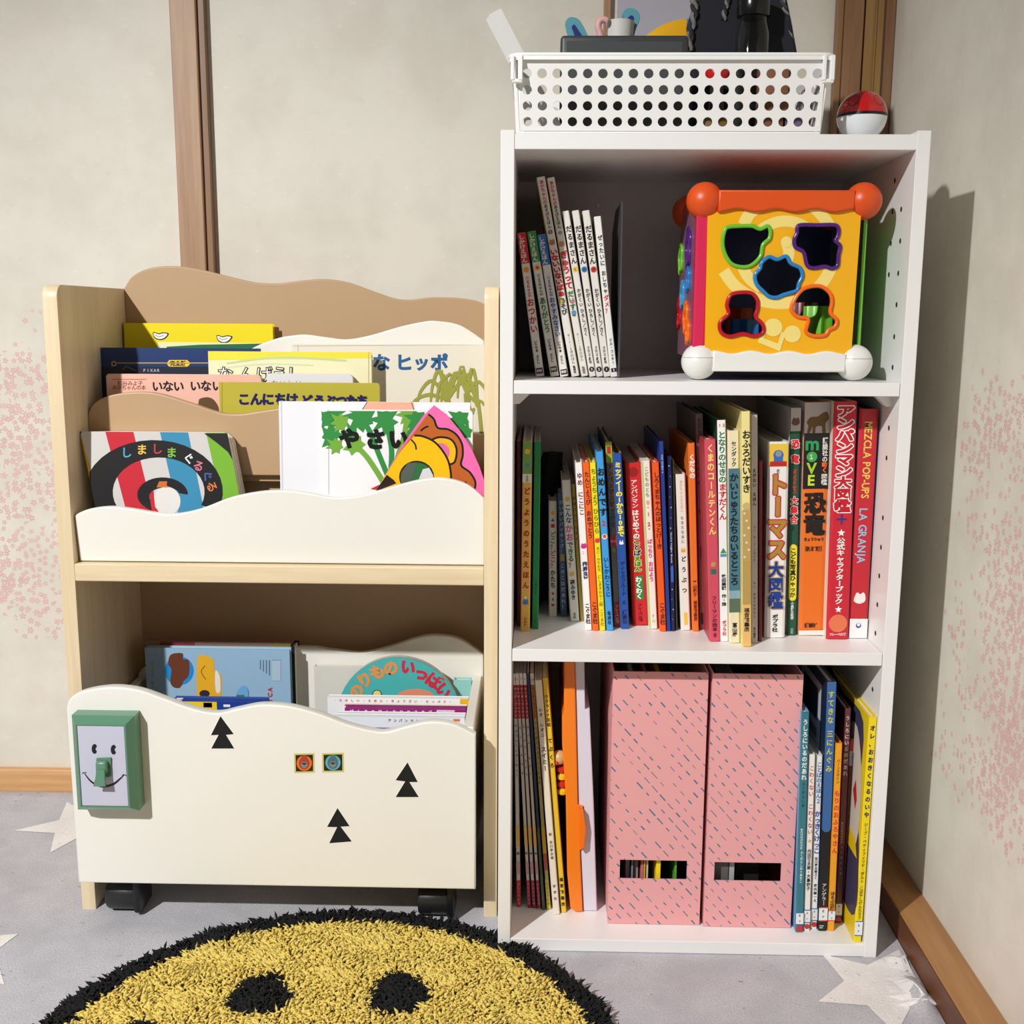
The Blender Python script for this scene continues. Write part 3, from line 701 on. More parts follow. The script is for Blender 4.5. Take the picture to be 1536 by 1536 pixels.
sm(R7, (580, 90), (718, 88), (537, 1455), (660, 1458), Z2, (206, 34, 52), 'thick crimson encyclopedia with white outlined lettering, second from the right', [
    ('t', 'アンパンマン', 110, 515, (200, 20, 44), .72, .05, (250, 246, 240)), ('t', '大図鑑', 510, 715, (200, 20, 44), .66, .05, (250, 246, 240)), ('h', '＋', 755, (24, 60, 130), .6), ('p', 832, STR, .36, (250, 246, 240)),
    ('t', '公式キャラクターブック', 860, 1250, (250, 246, 240), .34, .03), ('p', 1280, STR, .34, (250, 246, 240)), ('p', 1362, CIR, .84, (230, 120, 80)), ('h', 'フレーベル館', 1428, (250, 246, 240), .14)], side=(236, 226, 214))
sm(R7, (726, 130), (843, 130), (668, 1450), (765, 1452), Z2, (200, 40, 52), 'red pop-up book with yellow and blue Latin capitals, rightmost on middle shelf', [
    ('R', 'MEZCLA POP-UPS', 200, 635, (238, 206, 90), .58, .02), ('R', 'LA GRANJA', 690, 1010, (150, 200, 230), .62, .015, .46), ('p', 1212, BLOB, .72, (246, 240, 232)), ('r', 1335, 1452, (242, 242, 242)), ('p', 1375, CIR, .3, (60, 90, 160)), ('p', 1370, CIR, .18, (242, 242, 242))], side=(50, 80, 130))

# dark soft toy/bag behind in the middle compartment
bag = thing('soft_bag', 'black drawstring bag slumped in shade between short books, middle shelf', 'bag', (.045, .19, Z2))
body = M(); prof = []
for i in range(13):
    t = i/12; prof.append((t, .012+.014*math.sin(math.pi*min(1, t*1.05)*.9)))
vs = []; fs = []; sg = 20
for i in range(13):
    t = i/12; rx = .010+.014*math.sin(math.pi*(t*.85+.12)); ry = rx*1.2; cx = .034+.024*t**1.2
    for j in range(sg):
        q = 2*math.pi*j/sg; kx = 1+.12*math.sin(q*5+i)
        vs.append((cx+rx*kx*math.cos(q), .205+ry*kx*math.sin(q), Z2+.001+.185*t))
for i in range(12):
    for j in range(sg): fs.append((i*sg+j, i*sg+(j+1) % sg, (i+1)*sg+(j+1) % sg, (i+1)*sg+j))
fs += [tuple(range(sg)), tuple(12*sg+j for j in range(sg))]
body.add(vs, fs, mat((20, 20, 24), .8)); body.build('body', bag, 60)
M().tube([(.026, .18, Z2+.19), (.030, .176, Z2+.15), (.022, .176, Z2+.11), (.028, .176, Z2+.06), (.022, .176, Z2+.004)], .0014, mat((60, 140, 150), .6), 6).build('drawstring', bag)
M().tube([(.020, .17, Z2+.10), (.017, .17, Z2+.06), (.022, .17, Z2+.004)], .0013, mat((200, 150, 170), .6), 6).build('drawstring', bag)

# bottom compartment
R8 = (750, 980, 3.4909); R9 = (1170, 980, 3.339); GB = 'thin books on the bottom shelf, left end'
MZ = [((60, 108), (80, 105), (78, 1330), (100, 1328), '２', (190, 24, 36), 'チョコレートパーティー', 'leftmost, red foot'),
      ((83, 106), (99, 104), (145, 1335), (162, 1334), '１', (170, 30, 60), 'むしのなかま', 'second from left, crimson foot'),
      ((101, 106), (118, 104), (170, 1337), (187, 1337), '11', (140, 24, 40), 'もしもじゃんけん', 'third from left, dark red foot'),
      ((121, 107), (136, 105), (197, 1341), (214, 1341), '10', (150, 30, 50), 'ほっぷ　きのこ', 'fourth from left, maroon foot')]
for tl, tr, bl, br, n, c, t, w_ in MZ:
    spines(R8, tl, tr, bl, br, ZB, (206, 200, 192), 'thin red-banded magazine on the bottom shelf, '+w_, [
        ('r', 108, 165, (240, 236, 230)), ('h', n[-1], 135, RED, .8), ('r', 165, 335, (170, 24, 40)), ('t', 'キンダーブック２', 175, 330, (236, 200, 200), .7), ('t', t, 360, 640, (60, 50, 90), .6),
        ('r', 895, 1000, (220, 180, 100)), ('p', 1040, BLOB, .8, (90, 60, 50)), ('r', 1085, 1150, (190, 150, 160)), ('r', 1185, 1335, c), ('t', 'フレーベル館', 1195, 1320, (226, 170, 170), .6)], group=GB, soft=True, depth=.2, name='magazine', top=(190, 184, 176))
spines(R8, (139, 110), (154, 107), (222, 1345), (236, 1345), ZB, (36, 52, 96), 'thin dark blue magazine between red-banded ones and the ivory book', [('r', 900, 1340, (70, 84, 60))], group=GB, soft=True, name='magazine')
spines(R8, (157, 107), (176, 105), (246, 1342), (266, 1340), ZB, (196, 186, 120), 'thin cream and yellow magazine left of the ivory book, bottom shelf', [
    ('r', 108, 165, (240, 236, 230)), ('h', '12', 138, RED, .7), ('r', 165, 335, (190, 120, 40)), ('t', 'キンダーブック２', 175, 330, (150, 40, 30), .6), ('t', 'しょうぼうじどうしゃじぷた', 345, 680, (50, 100, 60), .6), ('r', 895, 1040, (220, 180, 60)), ('r', 1040, 1130, (190, 90, 80)), ('r', 1180, 1342, (226, 200, 60)), ('t', 'フレーベル館', 1195, 1320, (150, 110, 30), .6)], group=GB, soft=True, name='magazine')
spines(R8, (181, 145), (219, 143), (278, 1370), (315, 1368), ZB, (232, 222, 200), 'tall ivory book leaning left with sparse black katakana, bottom shelf', [
    ('t', 'レオ　レオニ', 280, 435, K, .5), ('t', 'スイミー', 480, 610, K, .66, .03), ('t', '訳　谷川俊太郎', 930, 1075, (110, 100, 90), .4), ('t', '好学社', 1200, 1300, (110, 100, 120), .4)], group=GB)
spines(R8, (222, 132), (250, 130), (318, 1360), (350, 1357), ZB, (232, 196, 50), 'yellow folk tale book leaning against the orange case, bottom shelf', [
    ('t', 'ウクライナ民話', 215, 380, K, .6), ('t', 'てぶくろ', 430, 600, K, .74, .04), ('t', '福音館書店', 1165, 1330, K, .6)], group=GB, soft=True)

# orange and white plastic case
oc = thing('drawing_case', 'orange and white plastic toy case standing upright on the bottom shelf', 'toy', (.1, .12, ZB))
yA = .058
def xz(pts, y): return [(lambda p: (p.x, p.z))(at(750+u/3.4909, 980+v/3.4909, y=y)) for u, v in pts]
org = mat((246, 130, 24), .3); whp = mat((222, 218, 230), .35)
ZCAP = Z2-T-.0008
orp = xz([(335, 25), (390, 25), (398, 300), (408, 790), (435, 800), (440, 1010), (420, 1030), (434, 1350), (395, 1352), (368, 1330), (352, 1150), (345, 760), (326, 480), (326, 330), (336, 300)], yA)
zm = min(p[1] for p in orp); dzz = ZB+.0006-zm
def shape(name, pts, mt, y0, y1, b=.0015):
    return M().loops([[(a, max(ZB+.0006, min(c+dzz, ZCAP))) for a, c in pts]], lambda a, c, d: (a, (y0+y1)/2+d, c), mt, (y1-y0)/2-b, b, 2, -b).build(name, oc, 40)
shape('orange_shell', orp, org, yA, yA+.185)
whl = xz([(391, 25), (442, 25), (446, 290), (470, 292), (492, 800), (509, 1352), (437, 1352), (422, 1030), (442, 1010), (437, 800), (410, 790), (399, 300)], yA+.003)
shape('white_shell', whl, whp, yA+.003, yA+.18)
M().loops([[(a, c+dzz) for a, c in xz([(411, 800), (436, 812), (450, 900), (442, 1000), (419, 1015)], yA)]], lambda a, c, d: (a, yA-.002+d, c), mat((240, 120, 20), .3), .004, .001, 1, -.001).build('latch', oc, 40)
# small round knobs on its left side
kn = M(); c = at(750+310/3.49, 980+545/3.49, y=yA+.01)
kn.sphere(c, .0085, mat((206, 170, 120), .35), 16, 10)
kn.sphere(c+Vector((-.003, -.0075, -.004)), .0025, mat((200, 40, 30), .3), 10, 6)
for i in range(4): kn.lathe(c+Vector((.003+.0004*i, 0, -.014-i*.009)), [(.003, -.004), (.0055, -.002), (.0055, .002), (.003, .004)], mat((200, 40, 30), .35) if i % 2 == 0 else mat((236, 196, 40), .35), 'z', 14)
kn.build('side_knob', oc, 50)

# file boxes
def pink_mat():
    g = G('pink_rain_paper', .6)
    p = g.pos(); s = g.n('ShaderNodeSeparateXYZ', Vector=p)
    x = g.math('ADD', s.outputs[0], s.outputs[1]); z = s.outputs[2]
    a = g.math('ADD', g.math('MULTIPLY', x, .66), g.math('MULTIPLY', z, -.75)); b = g.math('ADD', g.math('MULTIPLY', x, .75), g.math('MULTIPLY', z, .66))
    c = g.n('ShaderNodeCombineXYZ', X=a, Y=b)
    NX, NY = 74.0, 100.0
    row = g.math('FLOOR', g.math('MULTIPLY', b, NY))
    h = g.n('ShaderNodeTexWhiteNoise', {'noise_dimensions': '1D'}, W=row).outputs[0]
    u = g.math('ADD', g.math('MULTIPLY', a, NX), h); colm = g.math('FLOOR', u)
    fu = g.math('SUBTRACT', u, colm); fv = g.math('SUBTRACT', g.math('MULTIPLY', b, NY), row)
    cell = g.n('ShaderNodeCombineXYZ', X=row, Y=colm)
    r = g.n('ShaderNodeTexWhiteNoise', {'noise_dimensions': '2D'}, Vector=cell)
    rs_ = g.n('ShaderNodeSeparateColor', Color=r.outputs[1])
    ln = g.math('ADD', .16, g.math('MULTIPLY', g.math('POWER', rs_.outputs[0], 2.0), .24)); wd = g.math('ADD', .035, g.math('MULTIPLY', rs_.outputs[1], .055))
    m1 = g.math('LESS_THAN', g.math('ABSOLUTE', g.math('SUBTRACT', fu, .5)), ln)
    m2 = g.math('LESS_THAN', g.math('ABSOLUTE', g.math('SUBTRACT', fv, .5)), wd)
    m3 = g.math('LESS_THAN', rs_.outputs[2], .78)
    g.color(g.mix(g.math('MULTIPLY', g.math('MULTIPLY', m1, m2), m3), (234, 166, 166), (84, 122, 146)))
    return g.m
M_PINK = pink_mat()
M_PINKI = mat((226, 150, 150), .7)
def filebox(px0, px1, pyb, pyt, win, label, y1=.262, papers=()):
    p0 = at(px0, pyb, z=ZB); y0 = p0.y
    x0 = p0.x; x1 = at(px1, pyb, y=y0).x; zt = at((px0+px1)/2, pyt, y=y0).z
    ft = thing('file_box', label, 'box', ((x0+x1)/2, (y0+y1)/2, ZB), 'pink patterned file boxes on the bottom shelf')
    t = .0016
    wx0, wz1 = [(q.x, q.z) for q in (at(win[0], win[1], y=y0),)][0]; wx1, wz0 = [(q.x, q.z) for q in (at(win[2], win[3], y=y0),)][0]
    M().loops([[(x0, ZB+.0005), (x1, ZB+.0005), (x1, zt), (x0, zt)], [(wx0, wz0), (wx1, wz0), (wx1, wz1), (wx0, wz1)]], lambda a, c, d: (a, y0+t/2+d, c), M_PINK, t/2).build('front_panel', ft, 0)
    mm = M()
    for xa in (x0, x1-t): mm.box((xa, y0+t, ZB+.0005), (xa+t, y1, zt), M_PINK)
    mm.box((x0+t, y1-t, ZB+.0005), (x1-t, y1, zt), M_PINK)
    mm.box((x0+t, y0+t, ZB+.0005), (x1-t, y1-t, ZB+.002), M_PINKI)
    mm.build('box_shell', ft, 0)
    for (fa, fb, c, dpt, ht) in papers:
        xa = wx0+(wx1-wx0)*fa; xb = wx0+(wx1-wx0)*fb
        o = M().box((xa, y0+dpt, ZB+.0024), (xb, y0+dpt+.17, zt-.012-ht), mat(c, .6), .0002).build('booklet', loc=((xa+xb)/2, y0+dpt+.085, ZB+.0024))
        yield_l = filebox.k; filebox.k += 1
        tag(o, '%s booklet showing in the %s pink box window' % (('white', 'light grey', 'off-white', 'dull red', 'mustard orange', 'cream', 'bright yellow', 'leaf green', 'marbled grey', 'silver white', 'charcoal')[yield_l], 'left' if yield_l < 8 else 'right'), 'booklet', 'booklets in the pink boxes')
filebox.k = 0
filebox(911.5, 1049, 1385.5, 1008, (930, 1289.5, 1029.8, 1319.5), 'left pink file box with blue rain dashes, yellow booklet in its window',
        papers=[(.11, .17, (150, 150, 160), .02, .0), (.19, .22, (120, 120, 128), .015, .01), (.24, .30, (150, 140, 140), .02, .02), (.33, .37, (190, 110, 110), .012, 0), (.375, .395, (230, 160, 30), .01, .01), (.41, .44, (200, 200, 170), .012, .02), (.555, .62, (250, 220, 10), .008, .01), (.84, .87, (90, 170, 60), .012, .02)]) if False else None
def run(*a, **k):
    for _ in (filebox(*a, **k) or ()): pass
run(911.5, 1049, 1385.5, 1008, (930, 1289.5, 1029.8, 1319.5), 'left pink file box with blue rain dashes, yellow booklet in its window',
    papers=[(.11, .17, (150, 150, 160), .02, .0), (.19, .22, (120, 120, 128), .015, .01), (.24, .30, (150, 140, 140), .02, .02), (.33, .37, (190, 110, 110), .012, 0), (.375, .395, (230, 160, 30), .01, .01), (.41, .44, (200, 200, 170), .012, .02), (.555, .62, (250, 220, 10), .008, .01), (.84, .87, (90, 170, 60), .012, .02)])
run(1054.8, 1185.5, 1390, 1011, (1072, 1293, 1170.8, 1322.4), 'right pink file box with blue rain dashes and a mostly dark window',
    papers=[(.02, .24, (96, 96, 92), .012, 0), (.255, .33, (170, 170, 176), .012, .01), (.40, .75, (26, 26, 28), .03, .02)])

# books at the right end of the bottom shelf
GR = 'library books on the bottom shelf, right end'
def lib(v0, v1, c=(60, 110, 170), d=RED):
    o = [('r', v0, v1, (232, 236, 238)), ('r', v0, v0+5, c), ('r', v1-5, v1, c), ('h', 'E', (v0+v1)/2-16, K, .4), ('h', 'ア', (v0+v1)/2+14, K, .3)]
    if d: o.append(('p', v1+18, CIR, .9, d))
    return o
def sr(*a, **k): k.setdefault('group', GR); return spines(*a, **k)
sr(R9, (108, 300), (150, 295), (78, 1400), (115, 1397), ZB, (52, 122, 134), 'teal book right of the pink boxes, light blue cover side', [
    ('t', 'うしろにいるのだあれ', 330, 630, (240, 244, 240), .62, .03), ('t', 'ふくだとしお', 635, 765, (20, 60, 70), .36), ('R', 'accototo', 868, 975, (220, 236, 236), .6), ('t', 'ふくだとしお＋あきこ', 980, 1145, (220, 236, 236), .34)]+lib(1295, 1360), side=(120, 176, 224), top=(240, 238, 230))
sr(R9, (146, 510), (178, 508), (118, 1393), (150, 1390), ZB, (240, 236, 228), 'short white book with red hiragana beside the teal spine', [
    ('t', 'こわくない　こわくない', 560, 905, (200, 30, 60), .72, .02), ('p', 935, STR, .7, (230, 170, 50)), ('t', '内田麟太郎・大島妙子', 975, 1185, K, .56)]+lib(1282, 1350))
sr(R9, (183, 517), (215, 513), (153, 1383), (186, 1380), ZB, (240, 240, 240), 'short white book with blue lettering left of the tall blue spine', [
    ('t', 'ことばのえほん２', 545, 750, (40, 130, 200), .7, .04), ('t', 'かっきくけっこ', 785, 1000, (30, 70, 170), .84, .04), ('t', '谷川俊太郎さく', 1015, 1130, K, .44), ('t', '堀内誠一え', 1150, 1245, K, .44)]+lib(1275, 1340))
TALL = sr(R9, (236, 145), (283, 142), (191, 1393), (235, 1390), ZB, (22, 22, 26), 'tall blue and black book with yellow title, bottom shelf right', [
    ('r', 143, 870, (56, 104, 164)), ('p', 865, CIR, .96, (56, 104, 164)), ('t', 'すてきな', 185, 350, (216, 206, 60), .66, .02), ('t', '三にんぐみ', 375, 590, (216, 206, 60), .66, .02), ('t', 'アンゲラー', 1145, 1260, (200, 200, 200), .46), *lib(1268, 1340, (220, 80, 60), None), ('r', 1362, 1366, WH, .1, .6), ('r', 1372, 1376, WH, .1, .5)], side=(26, 44, 74))
COV_T = spines.last
sr(R9, (278, 455), (315, 452), (239, 1393), (272, 1390), ZB, (242, 166, 36), 'orange-yellow book with red zigzag lettering, bottom shelf right', [
    ('t', 'バーンスタイン', 530, 650, (130, 80, 20), .44), ('t', 'もりのおふろやさん', 680, 1000, (226, 60, 40), .76, .06, (250, 180, 80)), ('t', 'ほるぷ出版', 1190, 1285, K, .6), *lib(1285, 1340, (220, 80, 60), None)], top=(200, 120, 30))
sr(R9, (323, 280), (360, 278), (277, 1353), (306, 1350), ZB, (104, 56, 62), 'dark maroon book with pale title behind the orange spine', [
    ('t', 'うしろにいるのだあれ', 310, 610, (220, 200, 204), .62, .02), ('R', 'accototo', 835, 945, (190, 160, 164), .6), ('t', 'ふくだとしお', 950, 1110, (190, 160, 164), .34)]+lib(1248, 1315))
sr(R9, (352, 430), (378, 430), (306, 1330), (331, 1330), ZB, (140, 70, 44), 'thin reddish brown book hidden left of the yellow right-end book', [('r', 440, 490, RED), ('r', 490, 560, (190, 190, 190)), ('h', 'E', 520, K, .4), ('t', 'こぶた', 1120, 1260, (70, 36, 24), .5)])
oy = sr(R9, (452, 325), (490, 320), (371, 1450), (412, 1447), ZB, (240, 216, 20), 'yellow book at the far right end of the bottom shelf', [
    ('t', 'オレ、おおきくなるのいや', 355, 820, (50, 44, 80), .62, .05), ('t', 'ジーブ・ベティ', 840, 985, (120, 90, 20), .42), ('t', 'フィリケ・ボルト', 985, 1145, (120, 90, 20), .42), ('t', 'こばやしけんたろう', 1160, 1330, (120, 90, 20), .42), *lib(1338, 1415, (60, 110, 170), None)], side=(236, 206, 24), yaw=.0, depth=.2)
def coverart(polys, name='cover_print'):
    fn, Tt, Hh, dp_ = COVL; m_ = M()
    for k, (pts, c) in enumerate(polys):
        m_.loops([[(a*dp_, b*Hh) for a, b in pts]], lambda a, b, d: fn(-.0002-.00005*k, b, a), mat(c, .35))
    m_.build(name, COVR, 0, fix=False)
LAST = spines.last; COVL = COV_T; COVR = TALL
coverart([([(.12, .70), (.62, .70), (.62, .96), (.12, .96)], (210, 212, 216)), ([(.2, .80), (.55, .80), (.55, .93), (.2, .93)], (60, 66, 76)), ([(.2, .73), (.55, .73), (.55, .77), (.2, .77)], (120, 124, 130))])
COVL = LAST; COVR = oy
coverart([(cm([(.02, .12), (.3, .1), (.6, .2), (.99, .3), (.99, .97), (.5, .97), (.1, .95), (.1, .6), (.02, .4)], 4), (70, 64, 92)), (cm([(.08, .42), (.3, .40), (.42, .6), (.4, .84), (.2, .9), (.06, .7)], 4), (214, 208, 196)), ([(.05, .36), (.3, .36), (.3, .45), (.1, .43)], (236, 206, 24)), ([(.14, .55), (.2, .62), (.16, .68), (.12, .6)], RED), ([(.24, .52), (.3, .58), (.27, .62)], RED)])

# ------------------------------------------------------------------ toy cube in the top compartment
rB = .0187
cL = at(1048.8, 542.3, z=Z1+rB+.0003)
cyw = -.004
ex = Vector((math.cos(cyw), math.sin(cyw), 0)); ey = Vector((-math.sin(cyw), math.cos(cyw), 0)); ez = Vector((0, 0, 1))
S = (at(1278, 540.6, y=cL.y)-cL).x*1.012
cube = thing('activity_cube', 'yellow shape-sorter activity cube with orange and white ball corners on the top shelf', 'toy', cL+ex*S/2+ey*S/2-ez*rB)
def Lc(a, b, c): return cL+ex*a+ey*b+ez*c      # a right, b back, c up from lower left front ball centre
Hc = (at(1056, 301.4, y=cL.y)-cL).z
Sd = .128
M_OR = mat((224, 82, 22), .38); M_WB = mat((234, 234, 228), .35); M_YP = mat((244, 178, 20), .3); M_GRP = mat((110, 180, 60), .35); M_PKP = mat((214, 40, 84), .35)
PF = cL + ey*(-.0085); NF = -ey
def fpx(u, v, off=0): return onpl(u, v, PF, NF) + NF*off
R4 = (980, 240, 4.042)
def r4(L, n=5, smooth=True):
    L = [(980+a/4.042, 240+b/4.042) for a, b in L]
    return cm(L, n) if smooth else L
H1 = [(452, 408), (520, 402), (598, 402), (645, 420), (690, 402), (707, 430), (700, 478), (662, 515), (648, 582), (600, 634), (545, 650), (475, 632), (432, 570), (418, 500), (430, 432)]
H2 = [(880, 398), (990, 396), (1098, 396), (1120, 425), (1112, 468), (1100, 492), (1128, 520), (1118, 580), (1112, 640), (1078, 658), (1035, 646), (965, 656), (928, 636), (908, 560), (858, 528), (853, 480), (868, 445)]
H3 = [(655, 622), (700, 588), (748, 604), (803, 585), (832, 628), (886, 655), (900, 702), (880, 748), (868, 790), (820, 808), (785, 818), (745, 834), (700, 828), (665, 798), (625, 755), (614, 700), (645, 658)]
H4 = [(502, 806), (588, 806), (628, 848), (628, 905), (618, 950), (662, 1000), (660, 1050), (602, 1068), (540, 1054), (462, 1070), (410, 1046), (402, 985), (452, 932), (444, 880), (462, 826)]
H5 = [(930, 772), (1010, 766), (1066, 806), (1080, 860), (1070, 925), (1108, 968), (1098, 1010), (1060, 1030), (1035, 1062), (965, 1066), (922, 1038), (936, 965), (875, 952), (836, 915), (842, 870), (880, 806)]
def l2(L): # pixel loop -> local plane coords
    out = []
    for u, v in L:
        p = onpl(u, v, PF, NF)-PF; out.append((p.dot(ex), p.z))
    return out
fnF = lambda a, c, d: PF+ex*a+ez*c-NF*0+NF*d
tpl = M()
outer = [(.004, .006), (S-.006, .006), (S-.004, Hc-.004), (.002, Hc-.004)]
HO = [l2(r4(h)) for h in (H1, H2, H3, H4, H5)]
tpl.loops([outer]+HO, fnF, M_YP, .0015)
fp = tpl.build('front_panel', cube, 0); fp['label'] = 'yellow panel with five shaped openings'
for h, c, nm in zip(HO, ((110, 190, 50), (78, 30, 120), (40, 130, 196), (186, 24, 34), (246, 110, 24)), ('green cup-shaped rim', 'purple rim', 'blue wavy rim', 'red figure-shaped rim', 'orange mushroom-shaped rim')):
    o = M().tube([fnF(a, c_, .0022) for a, c_ in h], .0021, mat(c, .22), 8, True).build('opening_rim', fp, 60); o['label'] = nm
dec = M(); PY = (244, 222, 128)
def rib(pts, w, n=6, R=R4): 
    P = cm([(R[0]+a/R[2], R[1]+b/R[2]) for a, b in pts], n, False)
    return ribbon(P, w/R[2])
sw = [(425, 672), (500, 770), (620, 842), (760, 868), (900, 845), (1010, 760), (1080, 640), (1098, 520), (1065, 400), (985, 300), (930, 262)]
sw2 = [(545, 395), (580, 330), (640, 280)]
R12 = (975, 240, 3.657)
sw3 = [(930, 470), (890, 400), (800, 345), (700, 340), (600, 390), (525, 480), (505, 560), (535, 640), (610, 705)]
sw4 = [(745, 452), (760, 510), (735, 580), (660, 600), (590, 590)]
decf = lambda L, m_, of: dec.loops([l2(L)], lambda a, c, d: fnF(a, c, .0016+of), m_)
for k, (s_, wd, rg) in enumerate(((sw, 72, R4), (sw2, 72, R4), (sw3, 62, R12), (sw4, 62, R12))): decf(rib(s_, wd, 6, rg), mat(PY, .35), .00006*k)
decf([(975+a/3.657, 240+b/3.657) for a, b in circ(746, 450, 31)], mat(PY, .35), .0005)
decf(r4(circ(725, 1015, 55), 1, False), mat(PY, .35), .0003); decf(r4(circ(840, 1055, 52), 1, False), mat(PY, .35), .00036)
decf(r4([(660, 1030), (630, 1105), (765, 1160), (800, 1050), (775, 1040), (752, 1112), (668, 1080), (690, 1040)], 1, False), mat(PY, .35), .0004)
# cut decorations where openings are: rims hide the edge, dark interior is restored by keeping ribbons off the holes
decf_obj = dec
def inside(p, poly):
    x, y = p; r = False; n = len(poly)
    for i in range(n):
        a, b = poly[i], poly[(i+1) % n]
        if (a[1] > y) != (b[1] > y) and x < (b[0]-a[0])*(y-a[1])/(b[1]-a[1])+a[0]: r = not r
    return r
# subdivide and drop faces lying over openings
bm = bmesh.new(); bv = [bm.verts.new(v) for v in dec.v]
for f in dec.f:
    try: bm.faces.new([bv[i] for i in f])
    except ValueError: pass
bmesh.ops.triangulate(bm, faces=bm.faces[:])
for _ in range(4):
    es = [e for e in bm.edges if e.calc_length() > .0022]
    if not es: break
    bmesh.ops.subdivide_edges(bm, edges=es, cuts=1); bmesh.ops.triangulate(bm, faces=[f for f in bm.faces if len(f.verts) > 3])
kill = []
for f in bm.faces:
    p = f.calc_center_median()-PF; q = (p.dot(ex), p.z)
    if any(inside(q, h) for h in HO): kill.append(f)
bmesh.ops.delete(bm, geom=kill, context='FACES')
bm.verts.index_update(); dec2 = M(); dec2.add([v.co for v in bm.verts], [tuple(v.index for v in f.verts) for f in bm.faces], mat(PY, .35)); bm.free()
dec2.build('swirl_print', fp, 0, fix=False)
# other panels
M().box((-.0085, .004, .004), (-.0055, Sd-.004, Hc-.004), mat((150, 96, 120), .25), fn=Lc).build('left_panel', cube, 0)['label'] = 'dull mauve side panel'
M().box((-.0085, -.0085, .004), (.0042, .006, Hc-.004), M_PKP, .002, fn=Lc).build('corner_strip', cube, 0)['label'] = 'crimson corner strip'
M().box((S+.002, .0, .004), (S+.0055, Sd-.004, Hc-.004), M_GRP, fn=Lc).build('right_panel', cube, 0)['label'] = 'green side panel'
M().box((-.005, Sd+.004, .004), (S+.004, Sd+.007, Hc-.004), mat((40, 60, 140), .35), fn=Lc).build('rear_panel', cube, 0)
M().box((-.004, -.004, Hc-.002), (S+.004, Sd+.004, Hc+.004), M_OR, .002, fn=Lc).build('top_panel', cube, 0)
M().box((-.004, -.004, -.006), (S+.004, Sd+.004, -.003), mat((60, 50, 130), .35), fn=Lc).build('bottom_panel', cube, 0)
def wavebar(zc, mt, up, name):
    n = 28; top = []; 
    for i in range(n+1):
        t = i/n; top.append((.012+t*(S-.024), zc+up*(.0105+.0016*math.cos(t*math.pi*7))))
    bot = [(S-.012, zc-up*.0095), (.012, zc-up*.0095)]
    M().loops([top+bot], lambda a, c, d: Lc(a, -.010+d, c), mt, .003, .002, 2, -.002).build(name, cube, 50)
wavebar(Hc, M_OR, -1, 'edge_bar'); wavebar(0, M_WB, 1, 'edge_bar')
for zc, mt in ((Hc, M_OR), (0, M_WB)):
    for xa in (0, S):
        if zc == 0 and xa == 0: continue
        M().tube([Lc(xa, .01, zc), Lc(xa, Sd-.01, zc)], .009, mt, 16).build('edge_bar', cube, 50)
    M().tube([Lc(.01, Sd, zc), Lc(S-.01, Sd, zc)], .009, mt, 16).build('edge_bar', cube, 50)
    for xa in (0, S):
        for yb in (0, Sd):
            if zc == 0 and xa == 0 and yb > 0: continue
            b = M(); b.sphere(Lc(xa, yb, zc), rB, mt, 32, 20)
            if mt is M_WB: b.tube([Lc(xa, yb, zc+.0045)+Vector((math.cos(q)*.01823, math.sin(q)*.01823, 0)) for q in [2*math.pi*i/32 for i in range(32)]], .0002, mat((130, 130, 126), .6), 4, True)
            b.build('corner_ball', cube, 60)
lp = cube.children
side = M()
for zc, yb, rr, c in ((.118, .045, .020, (78, 30, 120)), (.07, .085, .014, (60, 150, 200)), (.085, .04, .012, (40, 120, 190)), (.045, .05, .016, (246, 110, 24)), (.03, .03, .012, (246, 110, 24)), (.05, .11, .016, (186, 24, 34)), (.11, .11, .016, (110, 190, 50))):
    P = [Lc(-.0092, yb+rr*.8*math.cos(q)*(1+.12*math.cos(5*q)), zc+rr*math.sin(q)*(1+.12*math.cos(5*q))) for q in [2*math.pi*i/30 for i in range(30)]]
    side.tube(P, .002, mat(c, .25), 6, True)
side.build('side_opening_rim', [c for c in cube.children if c.name.startswith('left_panel')][0], 60)
# shape blocks inside
for nm, lb, cc, (u, v), c, sh in (('shape_block', 'blue block seen through the red opening', 0, (1116, 500), (40, 120, 200), 'cyl'), ('shape_block', 'red block seen at the top of the red opening', 0, (1108, 478), (190, 60, 30), 'cyl2'), ('shape_block', 'green block seen through the orange opening', 0, (1226, 486), (120, 200, 56), 'cyl'), ('shape_block', 'dark red block inside the cube near the orange opening', 0, (1205, 470), (110, 30, 34), 'cyl2')):
    pc = at(u, v, y=cL.y+.040)
    o = M()
    zz = cL.z-.002
    hgt = (.060 if 'green' in lb else .046) if sh == 'cyl' else .030
    if sh == 'cyl2': pc = at(u, v, y=cL.y+.085)
    star_p = [((.016 if i % 2 else .012)*math.cos(i*math.pi/6), (.016 if i % 2 else .012)*math.sin(i*math.pi/6)) for i in range(12)]
    base = zz if sh == 'cyl' else zz
    if sh == 'cyl2': hgt = pc.z-zz+.012
    o.loops([cm(star_p, 3)], lambda a, b, d: (pc.x+a, pc.y+b, base+hgt/2+d), mat(c, .35), hgt/2-.001, .001, 1, -.001)
    tag(o.build(nm, None, 40, loc=(pc.x, pc.y, base)), lb, 'toy', 'blocks inside the activity cube')

